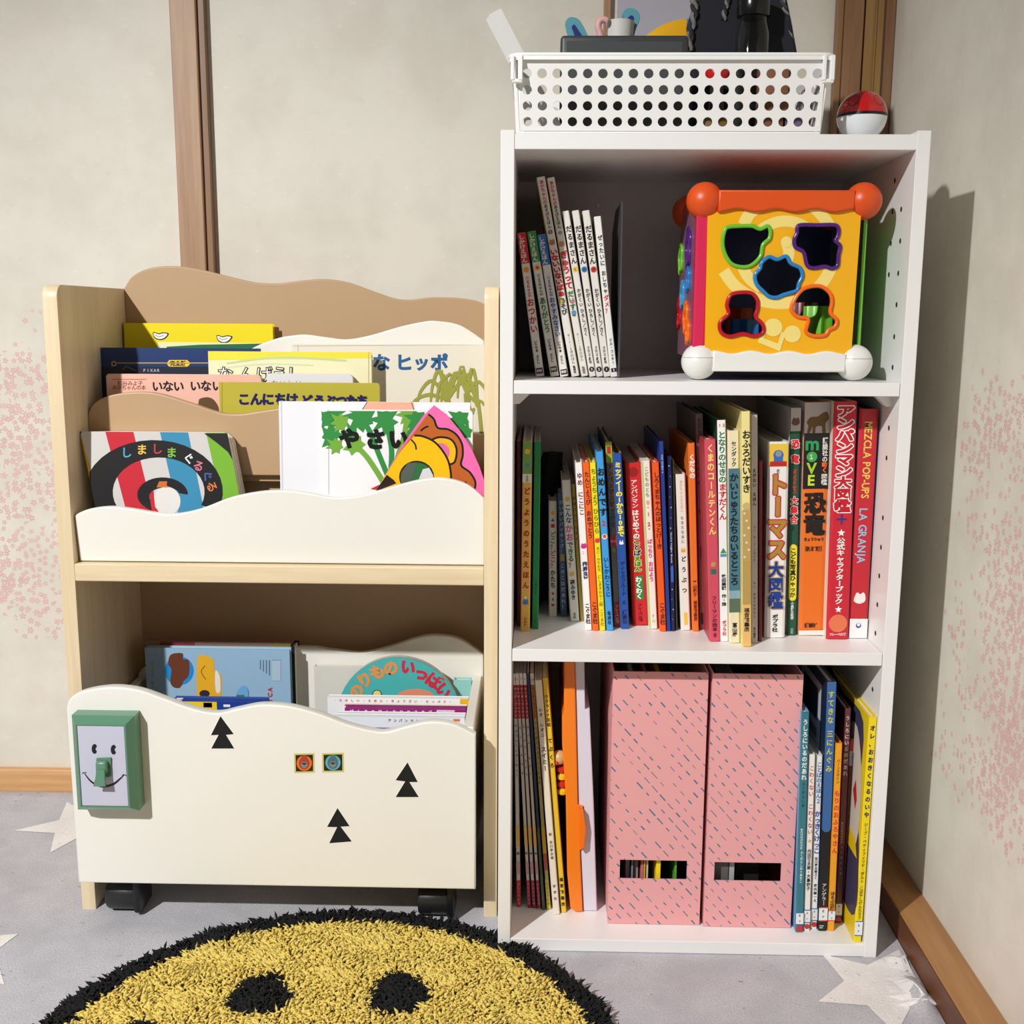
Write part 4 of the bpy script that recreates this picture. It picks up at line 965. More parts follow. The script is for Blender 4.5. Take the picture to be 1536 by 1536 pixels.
# ------------------------------------------------------------------ perforated basket on top
ZT = H-.0035
bk = thing('plastic_basket', 'white perforated plastic basket on top of the bookcase', 'basket', (.165, .09, ZT))
yb0, yt0 = .004, -.012
bl_, br_ = at(772, 199, z=ZT), at(1238, 199, z=ZT)
xb0, xb1 = bl_.x+.001, br_.x
pt0, pt1 = at(768, 92, y=yt0), at(1250, 88, y=yt0)
xt0, xt1 = pt0.x, pt1.x; ztop = at(1000, 84, y=yt0).z
hb = ztop-ZT
cols, rows = 20, 4
Wb = xb1-xb0
def bas(u0, u1, D, nc, nm, flip, holes_px=None):
    """perforated wall; (s,t) unit coords mapped by D"""
    wid = (u1[0]-u0[0]) if False else 1
    L = [[(0, 0), (nc, 0), (nc, 4.9), (0, 4.9)]]
    for i in range(nc):
        for j in range(4): L.append(circ(i+.5, .62+j*1.05, .318, 14))
    vs, fs = fill(L, .05)
    return M().add([D(x/nc, y/4.9, z/.05) for x, y, z in vs], fs, M_PLAST).build(nm, bk, 30)
def lerp(a, b, t): return a+(b-a)*t
cx0 = (790-772)/466
def Dfront(s, t, d):
    m0, m1 = .012, .988
    x = lerp(lerp(xb0, xb1, lerp(.014, .992, s)), lerp(xt0, xt1, lerp(.022, .978, s)), t)
    return (x, lerp(yb0, yt0, t)+d*.0008, ZT+.003+t*(hb-.003))
def Dback(s, t, d): p = Dfront(s, t, d); return (p[0], lerp(.180, .196, t)+d*.0008, p[2])
def Dleft(s, t, d): return (lerp(xb0, xt0, t)+.003+d*.0008, lerp(lerp(yb0, .18, s), lerp(yt0, .196, s), t), ZT+.003+t*(hb-.003))
def Dright(s, t, d): return (lerp(xb1, xt1, t)-.003+d*.0008, lerp(lerp(yb0, .18, s), lerp(yt0, .196, s), t), ZT+.003+t*(hb-.003))
bas((0,), (1,), Dfront, 20, 'front_wall', 0); bas(0, 1, Dback, 20, 'rear_wall', 0); bas(0, 1, Dleft, 11, 'side_wall', 0); bas(0, 1, Dright, 11, 'side_wall', 0)
M().box((xb0+.002, yb0, ZT+.0006), (xb1-.002, .181, ZT+.003), M_PLAST, .0006).build('basket_floor', bk)
def rr(x0, y0, x1, y1, r, z, n=5):
    P = []
    for cx, cy, a in ((x1-r, y1-r, 0), (x0+r, y1-r, 90), (x0+r, y0+r, 180), (x1-r, y0+r, 270)):
        for i in range(n+1):
            q = math.radians(a+90*i/n); P.append((cx+r*math.cos(q), cy+r*math.sin(q), z))
    return P
rim = M()
o1 = rr(xt0-.003, yt0-.004, xt1+.003, .200, .014, ztop); i1 = rr(xt0+.0015, yt0+.0005, xt1-.0015, .1955, .010, ztop)
rim.loops([[p[:2] for p in o1], [p[:2] for p in i1]], lambda a, b, d: (a, b, ztop+.001+d), M_PLAST, .0008, .0006, 1, 0)
o2 = rr(xt0-.003, yt0-.004, xt1+.003, .200, .014, ztop); i2 = rr(xt0-.0018, yt0-.0028, xt1+.0018, .1988, .013, ztop)
rim.loops([[p[:2] for p in o2], [p[:2] for p in i2]], lambda a, b, d: (a, b, ztop-.001+d), M_PLAST, .003)
rim.build('rim', bk, 40)
for xs, sg_ in ((xt0-.001, 1), (xt1-.0105, 1)):
    c = M()
    c.box((xs, yt0-.0055, ztop-.023), (xs+.0035, yt0+.001, ztop), M_PLAST, .0007); c.box((xs+.007, yt0-.0055, ztop-.023), (xs+.0115, yt0+.001, ztop), M_PLAST, .0007); c.box((xs+.001, yt0-.0045, ztop-.025), (xs+.0112, yt0+.002, ztop-.0215), M_PLAST, .0007)
    c.build('handle_clip', bk)
for cxn, cyn in ((xb0, yb0), (xb1-.008, yb0)):
    pass
# corner fillets closing the basket walls
for xb_, xt_, s in ((xb0, xt0, 1), (xb1, xt1, -1)):
    c = M()
    for ya, yc in ((yb0, yt0), (.180, .196)):
        k = len(c.v)
        n = 5; V = []
        for z_, xx, yy in ((ZT+.0006, xb_, ya), (ztop, xt_, yc)):
            for i in range(n+1):
                q = math.radians(90*i/n); r = .0085
                sgy = 1 if ya < .1 else -1
                V.append((xx+s*(r-r*math.cos(q)), yy+sgy*(r-r*math.sin(q)), z_))
        c.add(V, [(i, i+1, n+2+i, n+1+i) for i in range(n)], M_PLAST)
    c.build('corner', bk, 60, fix=False)

# things in the basket
FZ = ZT+.0034
a0, a1 = at(841, 52, y=.045), at(1034, 52, y=.045)
t = thing('dark_case', 'charcoal grey rectangular case lying upright in the white basket', 'case', ((a0.x+a1.x)/2, .06, FZ))
M().box((a0.x, .045, FZ), (a1.x, .075, a0.z), mat((58, 60, 62), .45), .004, 3).build('body', t, 40)
M().box((a0.x+.006, .0445, FZ+.004), (a1.x-.006, .0455, a0.z-.006), mat((66, 68, 70), .5), .001).build('front_panel', t, 40)
# pale grey bar leaning out at left
pA, pB_ = at(744, 13, y=.04), at(783, 88, y=.04)
bA, bB = at(734, 28, y=.04), at(762, 88, y=.04)
dirv = (pB_-pA).normalized(); cb = at(740, 21, y=.045); e = cb+dirv*.105
e = Vector((cb.x+(cb.z-FZ-.004)*(dirv.x/-dirv.z), .045, FZ+.004))
t = thing('tube_bar', 'pale grey square bar leaning out of the basket left end', 'bar', (e.x, .045, FZ))
dv = (e-cb).normalized(); sx_ = dv.cross(Vector((0, 1, 0))).normalized()
fnb = lambda a, b, c: cb+dv*c+sx_*a+Vector((0, b, 0))
ln_ = (e-cb).length
MB_ = mat((226, 226, 222), .45)
hx = .0088
M().add([fnb(a, b, c) for c in (.0, ln_) for a, b in ((-hx, .004), (-hx*.2, -.006), (hx, -.004), (hx, .008), (-hx*.4, .012))], [(0, 1, 2, 3, 4), (5, 6, 7, 8, 9)]+[(i, (i+1) % 5, 5+(i+1) % 5, 5+i) for i in range(5)], MB_).build('bar', t, 0)
M().box((-hx*.5, -.001, -.0012), (hx*.6, .006, .0002), mat((226, 224, 216), .5), fn=fnb).build('end_cap', t, 0)
# teal foam loops
def flat_px(pts, y, th, mt, m_=None, n=6, smooth=True, bev=.0006):
    L = [(lambda p: (p.x, p.z))(at(u, v, y=y)) for u, v in (cm(pts, n) if smooth else pts)]
    return (m_ or M()).loops([L], lambda a, c, d: (a, y+d, c), mt, th/2-bev, bev, 1, -bev)
R10 = (840, 0, 7.68)
q10 = lambda L: [(840+a/7.68, b/7.68) for a, b in L]
TEAL = mat((84, 152, 168), .6); NAVY = mat((16, 30, 110), .5)
for pts, inn, lb, y in (([(60, 300), (75, 230), (130, 200), (210, 225), (270, 310), (350, 480), (420, 620), (300, 620), (120, 470)], [(135, 310), (165, 285), (200, 330), (270, 450), (200, 470), (150, 360)], 'teal foam loop with navy centre at the basket left', .10),
                        ([(710, 170), (750, 110), (820, 95), (890, 130), (920, 210), (880, 320), (850, 430), (800, 640), (740, 640), (780, 400), (760, 250), (720, 200)], [(785, 205), (820, 178), (848, 195), (846, 230), (800, 300), (770, 260)], 'teal foam loop with navy centre behind the white cup', .11)):
    c0 = at(*q10([pts[5]])[0], y=y)
    t = thing('foam_loop', lb, 'toy', (c0.x, y, FZ), 'teal foam loops in the basket')
    L = q10(pts)
    flat_px(L, y, .004, TEAL).build('outer_loop', t, 40)
    flat_px(q10(inn), y-.0022, .001, NAVY, bev=.0001).build('inner_patch', t, 40)
    zl = min(at(u, v, y=y).z for u, v in L)
    M().box((c0.x-.006, y-.002, FZ), (c0.x+.006, y+.002, zl+.008), TEAL).build('stem', t)
# white cup and pink handle
cp_ = at(840+705/7.68, 40, y=.088); top = at(932, 26.5, y=.088).z
t = thing('paper_cup', 'white tapered cup standing behind the charcoal case', 'cup', (cp_.x, .095, FZ))
rt_ = (at(953, 30, y=.088)-at(911, 30, y=.088)).x/2
M().lathe((cp_.x, .105, FZ), [(rt_*.6, 0), (rt_*.62, .002), (rt_*1.0, top-FZ-.002), (rt_*1.03, top-FZ), (rt_*.93, top-FZ), (rt_*.55, .004)], mat((214, 212, 208), .5), 'z', 28).build('cup_body', t, 40)
pk = [at(u, v, y=.092) for u, v in cm(q10([(545, 240), (500, 225), (455, 250), (440, 310), (460, 380), (475, 460), (470, 540)]), 4, False)]
o = M().tube(pk+[Vector((pk[-1].x, .092, FZ+.003))], .0035, mat((222, 168, 168), .5), 10).build('pink_loop', None, 60, loc=(pk[-1].x, .092, FZ))
tag(o, 'pale pink curved plastic loop just left of the white cup', 'toy')
# striped ball
pc = at(1046, 75, y=.17); rb = .047
t = thing('striped_ball', 'red yellow and blue striped ball half hidden behind the case', 'ball', (pc.x, .14, FZ))
zc_ = FZ+rb
top_ = at(1020, 28, y=.17).z; rb = (top_-FZ)/2; zc_ = FZ+rb
pc.x = at(1034, 40, y=.17).x
cols_ = [(120, 24, 34), (236, 176, 20), (110, 150, 180), (240, 236, 226), (120, 24, 34), (236, 176, 20), (110, 150, 180), (240, 236, 226)]
for i in range(8):
    g_ = M(); vs = []; fs = []
    a_0 = math.radians(i*45+138)
    for ii in range(6):
        for jj in range(13):
            la = -math.pi/2+math.pi*jj/12; lo = a_0+math.radians(45)*ii/5
            vs.append((pc.x+rb*math.cos(la)*math.cos(lo), .170+.007*math.sin(la), zc_+rb*math.cos(la)*math.sin(lo)))
    for ii in range(5):
        for jj in range(12): a_ = ii*13+jj; fs.append((a_, a_+1, a_+14, a_+13))
    g_.add(vs, fs, mat(cols_[(8-i) % 8], .35)); g_.build('stripe_gore', t, 60, fix=False)
# black bag and jar
t = thing('cord_bag', 'black knitted bag with corded trim behind the basket middle', 'bag', (.27, .15, FZ))
xa_, xb_ = at(1036, 40, y=.135).x, at(1186, 40, y=.135).x
L = [at(u, v, y=.15) for u, v in ((1033, 90), (1030, 40), (1042, 0), (1046, -60), (1165, -60), (1172, 0), (1180, 40), (1190, 90))]
pl_ = [(p.x, p.z) for p in L]; pl_ = [(pl_[0][0]+.004, FZ+.001)]+pl_+[(pl_[-1][0]-.004, FZ+.001)]
M().loops([pl_], lambda a, c, d: (a, .142+d+.003*math.sin(a*160)*(1 if d < 0 else 0), c), mat((26, 27, 38), .85), .012, .004, 2, -.004).build('bag_body', t, 50)
def braid(P, r, mt, name):
    P = [Vector(p) for p in cm([tuple(p) for p in P], 6, False)]; m_ = M()
    for ph in (0, math.pi):
        m_.tube([p+Vector((math.cos(i*.9+ph), math.sin(i*.9+ph)*.5, 0))*r*.6 for i, p in enumerate(P)], r*.62, mt if ph == 0 else mat((120, 120, 116), .8), 6)
    m_.build(name, t, 60)
braid([at(u, v, y=.126) for u, v in ((1040, 0), (1042, 20), (1036, 45), (1034, 75))], .004, mat((40, 40, 46), .8), 'cord')
braid([at(u, v, y=.126) for u, v in ((1095, -20), (1092, 0), (1088, 14), (1086, 30))], .003, mat((40, 40, 46), .8), 'cord')
braid([at(u, v, y=.126) for u, v in ((1172, -10), (1176, 10), (1182, 30), (1186, 60))], .003, mat((60, 60, 66), .8), 'cord')
jx = at(1130, 50, y=.10)
t = thing('glass_jar', 'clear glass jar with black lid standing in front of the black bag', 'jar', (jx.x, .10, FZ))
rj = (at(1155, 50, y=.10)-at(1103, 50, y=.10)).x/2; zl = at(1130, 24, y=.10).z
gm = bpy.data.materials.new('clear_glass'); gm.use_nodes = True; gb = gm.node_tree.nodes['Principled BSDF']
gb.inputs['Transmission Weight'].default_value = 1; gb.inputs['Roughness'].default_value = .03; gb.inputs['Base Color'].default_value = (.75, .76, .74, 1); gb.inputs['IOR'].default_value = 1.3
M().lathe((jx.x, .105, FZ), [(rj*.86, 0), (rj, .006), (rj, zl-FZ-.018), (rj*.82, zl-FZ-.006), (rj*.8, zl-FZ), (rj*.76, zl-FZ), (rj*.78, zl-FZ-.007), (rj*.95, zl-FZ-.019), (rj*.95, .008), (rj*.8, .003)], gm, 'z', 32).build('glass_body', t, 50)
M().lathe((jx.x, .105, zl), [(rj*.92, 0), (rj*.95, .001), (rj*.95, .020), (rj*.85, .023)], mat((20, 20, 22), .2), 'z', 32).build('lid', t, 40)
# small toys glimpsed through the holes
for nm, lb, (u, v), r, c, kd in (('toy_ball', 'shiny red plastic ball glimpsed through the basket holes', (1076, 112), .013, (196, 30, 30), 's'), ('toy_block', 'brown toy block glimpsed through the basket right holes', (1160, 112), .014, (130, 84, 56), 'b'), ('toy_block', 'mauve toy block glimpsed through the lower basket holes', (1190, 165), .014, (120, 100, 130), 'b'), ('toy_block', 'olive brown toy block glimpsed below the shiny red ball', (1075, 175), .013, (120, 92, 40), 'b')):
    pc = at(u, v, y=.05)
    if kd == 's':
        o = M(); o.sphere((pc.x, .05, pc.z), r, mat(c, .2), 24, 14, -1, 1); o.lathe((pc.x, .05, FZ+.0275), [(r*.6, 0), (r*.5, max(.001, pc.z-FZ-.0275-r*.8))], mat((40, 30, 30), .5), 'z', 16)
        o.build('x', None, 50, loc=(pc.x, .05, FZ+.0275)); oo = bpy.data.objects['x']
    else:
        zb_ = FZ+.0004 if v > 140 else FZ+.0004
        o = M().box((pc.x-r, .04, zb_), (pc.x+r, .065, (FZ+.0265 if v > 140 else pc.z+.010)), mat(c, .5), .002, 2); oo = o.build('x', None, 40, loc=(pc.x, .05, zb_))
    oo.name = nm; tag(oo, lb, 'toy')

# capsule toy ball on top right
cb_ = at(1295, 172, y=.04); rr_ = .0247
c = Vector((cb_.x, .045, ZT+rr_+.0003-.001))
t = thing('capsule_ball', 'red and white capsule ball at the bookcase top right corner', 'toy', (c.x, c.y, ZT))
M().sphere(c, rr_, mat((190, 24, 28), .12, Coat_Weight=.5), 40, 12, .05, 1).build('red_upper_shell', t, 60)
M().sphere(c, rr_, mat((232, 236, 240), .2), 40, 12, -.96, -.05).build('white_lower_shell', t, 60)
M().lathe(c, [(rr_*.97, -.0016), (rr_*1.005, -.0014), (rr_*1.005, .0014), (rr_*.97, .0016)], mat((16, 16, 18), .3), 'z', 40).build('band', t, 40)
M().lathe((c.x, c.y, ZT), [(rr_*.5, .0), (rr_*.42, .003)], mat((30, 30, 34), .5), 'z', 24).build('foot', t, 40)
for aa in (-.7, .55):
    P = [c+Vector((math.sin(aa+.28*math.cos(q))*math.cos(.55+.26*math.sin(q)), -math.cos(aa+.28*math.cos(q))*math.cos(.55+.26*math.sin(q)), math.sin(.55+.26*math.sin(q))))*(rr_*1.004) for q in [2*math.pi*i/16 for i in range(16)]]
    M().add(P, [tuple(range(16))], mat((90, 30, 40), .15)).build('window_patch', t, 0, fix=False)
p0, p1 = at(1329, 198, y=.20), at(1341, 181, y=.20)
tag(M().box((p0.x-.004, .20, ZT+.0003), (p1.x, .215, ZT+.024), mat((196, 150, 118), .5), .0008).build('wood_block', None, 30, loc=(p0.x, .205, ZT)), 'small tan wooden block behind the red and white ball', 'block')

# ------------------------------------------------------------------ low display shelf at left
XL0, XL1, XR0, XR1 = -.4985, -.482, -.0195, -.0040
ZS = .7305; YF = .072
sh = thing('display_shelf', 'maple and cream wave-fronted book display shelf beside the white bookcase', 'shelf', (-.25, .18, 0))
def sidep(x0, x1):
    P = [(YF, 0), (.285, 0), (.285, ZS)]
    for i in range(7):
        q = math.radians(90+90*i/6); P.append((YF+.014+.014*math.cos(q), ZS-.014+.014*math.sin(q)))
    M().loops([P], lambda a, b, d: ((x0+x1)/2+d, a, b), M_MAPLE, (x1-x0)/2-.0008, .0008, 1, -.0008).build('side_panel', sh, 40)
sidep(XL0, XL1); sidep(XR0, XR1)
M().box((XL1, YF, .4015), (XR0, .272, .4215), M_MAPLEX, .001).build('shelf_board', sh)
M().box((XL1, .272, .05), (XR0, .279, .50), M_BROWNP).build('back_panel', sh)
def wave(name, pts, y0, th, zb, mt, lean=0, parent=None, xa=None, xb=None, lab=None, cut=.0):
    P = [(p.x, p.z) for p in (at(u, v, y=y0+lean) for u, v in pts)]
    P = cm(P, 6, False)
    x0, x1 = P[0][0] if xa is None else xa, P[-1][0] if xb is None else xb
    P = [(max(x0, min(x1, a)), b) for a, b in P]
    zt_ = max(b for a, b in P)
    L = [(x0+cut, zb)]+P+[(x1, zb)]
    L = [(x0+cut, zb)] + ([(x0, P[0][1])] if P[0][0] > x0+.0005 else []) + P + [(x1, zb)]
    o = M().loops([L], lambda a, b, d: (a, y0+th/2+d+(lean*(b-zb)/(zt_-zb)), b), mt, th/2-.0016, .0016, 2, -.0016).build(name, parent or sh, 40)
    if lab: o['label'] = lab
    return o
wave('wave_panel', [(187, 431), (199, 414), (225, 402), (262, 399), (300, 404), (340, 414), (380, 423), (415, 425), (450, 421), (485, 418.5), (520, 423), (560, 437), (590, 447), (615, 449.5), (645, 446), (682, 446.5), (710, 450), (727, 456)], .272, .010, .5, M_BROWNP, xa=XL1, xb=XR0, lab='tan wavy rear panel')
wave('wave_panel', [(190, 600), (250, 585), (320, 560), (375, 524), (414, 508), (440, 503), (460, 502), (490, 506), (520, 509), (555, 503), (600, 490), (635, 482.5), (655, 481.5), (690, 488), (726, 511)], .205, .010, .5725, M_CREAM, xa=XL1, xb=XR0, lab='cream wavy middle panel')
wave('wave_panel', [(129, 628), (140, 606), (165, 593), (205, 588), (240, 591), (290, 606), (330, 619), (360, 621), (395, 616), (430, 612), (470, 618), (540, 640), (600, 648), (660, 645), (726, 652)], .135, .010, .5150, M_BROWNP, xa=XL1, xb=XR0, lab='tan wavy front-middle panel')
wave('wave_panel', [(104, 781), (115, 771), (135, 764), (165, 761), (200, 765), (235, 771), (262, 772), (300, 764), (345, 747), (390, 738), (430, 736.5), (465, 741), (500, 747), (540, 744), (590, 730), (630, 720), (665, 717.5), (700, 727), (726, 748)], .083, .010, .4225, M_CREAM, lean=-.008, xa=XL1+.001, xb=XR0, cut=.001, lab='cream wavy front panel')
M().box((XL1, .160, .4215), (XR0, .168, .5150), M_BROWNP).build('riser', sh)
M().box((XL1, .145, .5070), (XR0, .205, .5150), M_BROWNP).build('tier_board', sh)
M().box((XL1, .200, .5640), (XR0, .272, .5725), M_BROWNP).build('tier_board', sh)
M().box((XL1, .197, .5150), (XR0, .205, .5640), M_BROWNP).build('riser', sh)

# ------------------------------------------------------------------ face-out books
GF = 'face-out picture books on the display shelf'
class Face:
    """face-out book: TL, TR pixels on a plane leaning back, standing on zb"""
    def __init__(s, label, TL, TR, y0, lean, zb, thick, color, skew=0, soft=False, name='picture_book', group=GF, xr=None, xl=None, cat='book', corner=.0, pages=None):
        # plane: y = y0 + lean*(z-zb)
        s.N = Vector((0, -1, lean)).normalized(); s.P = Vector((0, y0, zb))
        a = onpl(*TL, s.P, s.N); b = onpl(*TR, s.P, s.N)
        if xl is not None: a.x = xl
        if xr is not None: b.x = xr
        zt = (a.z+b.z)/2; s.up = Vector((0, lean, 1)).normalized(); s.w = b.x-a.x; s.O = Vector((a.x, y0, zb)); s.h = (zt-zb)/s.up.z
        s.skew = skew; s.dz = (b.z-a.z)
        s.root = thing(name, label, cat, Vector((a.x+s.w/2, y0+thick/2, zb)), group)
        t = .0018 if not soft else .0005
        cm_ = mat(color, .35)
        fn = lambda x, z, d: s.O+Vector((x-skew*(s.h-z)/s.h*-1 if False else x+skew*(1-z/s.h), 0, 0))+s.up*z+s.N*d
        s.fn = fn
        cv = M()
        if corner:
            def outl(c):
                P = [(0, 0), (s.w, 0), (s.w, s.h-c)]+[(s.w-c+c*math.cos(math.radians(q)), s.h-c+c*math.sin(math.radians(q))) for q in (30, 60)]+[(s.w-c, s.h), (c*.3, s.h), (0, s.h-c*.3)]
                return P
            cv.loops([outl(corner)], lambda a_, b_, d: fn(a_, b_, d-t/2), cm_, t/2)
            cv.loops([outl(corner)], lambda a_, b_, d: fn(a_, b_, d-thick+t/2), cm_, t/2)
            cv.build('cover', s.root, 0)
            npg = 5; pg = M()
            for i in range(npg):
                th_ = (thick-2*t)/npg; dd = t+th_*(i+.5)
                pg.loops([outl(corner)], lambda a_, b_, d: fn(a_-.0006*(i % 2), b_-.0008*(i % 2), d-dd), mat(pages or (236, 230, 214), .6), th_/2-.0002)
            pg.build('pages', s.root, 0)
        else:
            cv.box((0, 0, -t), (s.w, s.h, 0), cm_, fn=fn); cv.box((0, 0, -thick), (s.w, s.h, -thick+t), cm_, fn=fn); cv.box((0, 0, -thick), (t, s.h, -t), cm_, fn=fn)
            cv.build('cover', s.root, 0)
            M().box((t, .001, -thick+t), (s.w-.002, s.h-(.0025 if not soft else .0005), -t), M_PAGE, fn=fn).build('pages', s.root, 0)
        s.pm = M(); s.lay = 0
    def xy(s, u, v):
        p = onpl(u, v, s.P, s.N)-s.O; return p.x, p.dot(s.up)
    def clipfn(s):
        s.lay += 1; o = .00015+.00003*s.lay
        def f(u, v, d=0):
            x, z = s.xy(u, v); z = max(.0005, min(s.h, z)); x0 = s.skew*(1-z/s.h); x = max(x0, min(x0+s.w, x))
            return s.O+Vector((x, 0, 0))+s.up*z+s.N*o
        return f
    def poly(s, pts, c, n=1, smooth=False, holes=()):
        f = s.clipfn(); L = [cm(pts, n or 5)] if smooth else [pts]
        s.pm.loops(L+list(holes), lambda a, b, d: f(a, b), mat(c, .35)); return s
    def rect(s, u0, v0, u1, v1, c): return s.poly([(u0, v0), (u1, v0), (u1, v1), (u0, v1)], c)
    def line(s, pts, w, c, n=5): return s.poly(ribbon(cm(pts, n, False), w), c)
    def text(s, tx, u, v, sz, c, bold=.02, sp=1.0, dv=0, ang=0, ax=1.0):
        f = s.clipfn()
        ca, sa = math.cos(ang), math.sin(ang)
        ee = max(0, bold-.03)*sz; ds = [(0, 0)] if ee <= 0 else [(ee*math.cos(q), ee*math.sin(q)) for q in (.4, 1.97, 3.54, 5.11)]
        for k, (du, dv_) in enumerate(ds):
            if k: f = s.clipfn()
            for i, ch in enumerate(tx):
                vs, fs, wd = glyph(ch, min(bold, .03))
                cu, cv_ = u+i*sz*sp*ca-i*dv*sa+du, v+i*sz*sp*sa+dv_
                if vs: s.pm.add([f(cu+(x*ca*ax+y*sa)*sz, cv_+(x*sa*ax-y*ca)*sz) for x, y in vs], fs, mat(c, .35))
        return s
    def glyph1(s, ch, u, v, sz, c, ang=0, bold=.03, f=None):
        return s.text(ch, u, v, sz, c, bold, 1, 0, ang)
    def done(s): s.pm.build('cover_print', s.root, 0, fix=False); return s.root

# rear pocket: yellow
f = Face('yellow book with a red spine edge and small white wings, rear pocket', (172, 484), (409, 486), .252, .03, .5727, .010, (244, 222, 0), xl=XL1+.003)
f.poly([(171, 470), (182, 470), (183, 600), (171, 600)], (200, 30, 30))
for dx, dy in ((0, 0), (95.5, 4.5)):
    f.poly([(229+dx, 500+dy), (232+dx, 498+dy), (238+dx, 500+dy), (245+dx, 498.5+dy), (253+dx, 500+dy), (251+dx, 505+dy), (246+dx, 509+dy), (239+dx, 510+dy), (232+dx, 507+dy)], K, 4, True)
    f.poly([(230+dx, 500.5+dy), (233+dx, 499.5+dy), (238+dx, 501.5+dy), (245+dx, 500+dy), (251+dx, 501+dy), (249+dx, 504.5+dy), (245+dx, 507.5+dy), (239+dx, 508.5+dy), (233+dx, 506+dy)], (246, 246, 244), 4, True)
    f.line([(233+dx, 502+dy), (238+dx, 505+dy), (246+dx, 503+dy)], .7, K)
f.poly([(237, 513), (409, 515), (409, 600), (237, 600)], (240, 240, 190)); f.poly([(250, 520), (300, 517), (409, 515), (409, 600), (250, 600)], (30, 110, 60)); f.done()
# middle pocket
f = Face('large cream book with blue katakana and olive palm trees', (437, 516), (726, 517), .190, .03, .5153, .008, (232, 226, 210), xr=XR0-.002)
f.line([(440, 519), (722, 517)], .8, (190, 176, 150)); f.line([(447, 517), (449, 640)], 1, (200, 190, 166))
for ch, u, sz in (('な', 572, 27), ('ヒ', 606, 27), ('ッ', 632, 25), ('ポ', 659, 27)): f.text(ch, u, 544, sz, (40, 96, 150), .04)
OL = (156, 158, 66)
for cx_, cy2, fr in ((671, 600, [(-48, 0, -30), (-40, -22, -18), (-22, -38, -2), (-8, -40, 6), (38, -20, 20), (26, -32, 14)]), (700, 590, [(-26, -24, 0), (-12, -34, 8), (14, -30, 26), (28, -10, 28), (22, 20, 22), (10, 40, 14)])):
    for ax_, ay, _ in fr:
        f.poly(ribbon(cm([(cx_, cy2), (cx_+ax_*.55, cy2+ay*.95-8), (cx_+ax_, cy2+ay*.6), (cx_+ax_*1.15, cy2+ay*.2+14)], 4, False), [6-5*abs(i/12-.3) for i in range(13)]), OL)
    f.line([(cx_, cy2), (cx_+4, cy2+60)], 9, (150, 150, 70))
f.line([(700, 560), (716, 600), (722, 650)], 5, OL); f.line([(676, 560), (660, 575), (655, 605)], 4, OL)
f.done()
f = Face('navy storybook with a gold rule and yellow plaque, middle pocket', (151, 522), (388, 522), .178, .04, .5153, .011, (18, 48, 104), xl=XL1+.0005)
f.line([(176, 544.5), (320, 544.5)], 1.6, (190, 160, 90)); f.poly(circ(171, 545.5, 4), (190, 160, 90)); f.poly(circ(171, 545.5, 2.2), (18, 30, 60)); f.line([(168, 549), (168, 600)], 1.2, (190, 160, 90))
f.poly([(250, 545), (254, 540), (281, 540), (286, 545), (281, 550.5), (254, 550.5)], (240, 200, 50)); f.text('完全版', 259, 545.2, 8, K, .05)
f.rect(152, 550, 388, 600, (16, 26, 50)); f.line([(176, 544.5), (320, 544.5)], 1.6, (190, 160, 90)); f.text('PIXAR', 217, 555.5, 6.5, (200, 205, 220), 0, .8); f.line([(184, 554), (190, 550), (197, 553), (204, 556)], 1, (120, 130, 150)); f.done()
f = Face('pale yellow-green book with outlined hiragana in the middle pocket', (312, 527), (557, 528), .164, .04, .5153, .009, (238, 232, 190))
f.poly([(312, 527), (557, 528), (557, 537), (312, 540)], (236, 224, 60)); f.line([(340, 545), (420, 536), (520, 541)], 3, (196, 214, 150)); f.line([(330, 552), (400, 546), (470, 548)], 2, (210, 224, 190))
f.line([(553, 528), (553, 640)], 1, (190, 180, 120))
for ch, u in zip('なんげえし', (338, 370, 396, 420, 442)): f.text(ch, u, 562, 25, K, .05).text(ch, u, 562, 25, (246, 246, 236), -.005)
f.done()
f = Face('pink book with black brush hiragana in the middle pocket', (159, 560), (392, 563), .1528, .03, .5153, .010, (236, 184, 164), corner=.008, xl=None)
f.line([(168, 569), (220, 569)], .8, (150, 60, 50)); f.text('松谷みよ子', 180, 575, 8, (120, 40, 36), 0, .95); f.text('あかちゃんの本', 172, 581.5, 7.6, (120, 40, 36), 0, .95)
for ch, u in zip('いない', (236, 252, 268)): f.text(ch, u, 579.5, 17, (30, 20, 20), .03)
for ch, u in zip('いない', (293, 309, 326)): f.text(ch, u, 579, 17, (30, 20, 20), .03)
f.poly([(298, 602), (303, 597), (313, 596), (321, 600), (328, 612), (325, 625), (300, 625)], (96, 70, 36), 4, True); f.done()
f = Face('plain white board book between the pale yellow and olive ones', (400, 560), (529, 561), .1528, .03, .5153, .008, (222, 220, 222), corner=.006)
f.text('おいしい', 412, 575, 10, (120, 110, 100), .0, 1.2); f.done()
f = Face('olive green book with navy hiragana in the middle pocket', (328, 573), (569, 575), .1465, .0, .5153, .0055, (186, 174, 60), corner=.004)
f.line([(333, 574), (333, 625)], 1.2, (160, 148, 46))
for ch, u in zip('こんにちは', (366, 384.5, 402, 421, 438)): f.text(ch, u, 599, 19, (20, 26, 90), .055)
for ch, u in zip('どうぶつたち', (460, 479, 495, 512, 528, 544)): f.text(ch, u, 601, 18, (20, 26, 90), .055)
f.done()
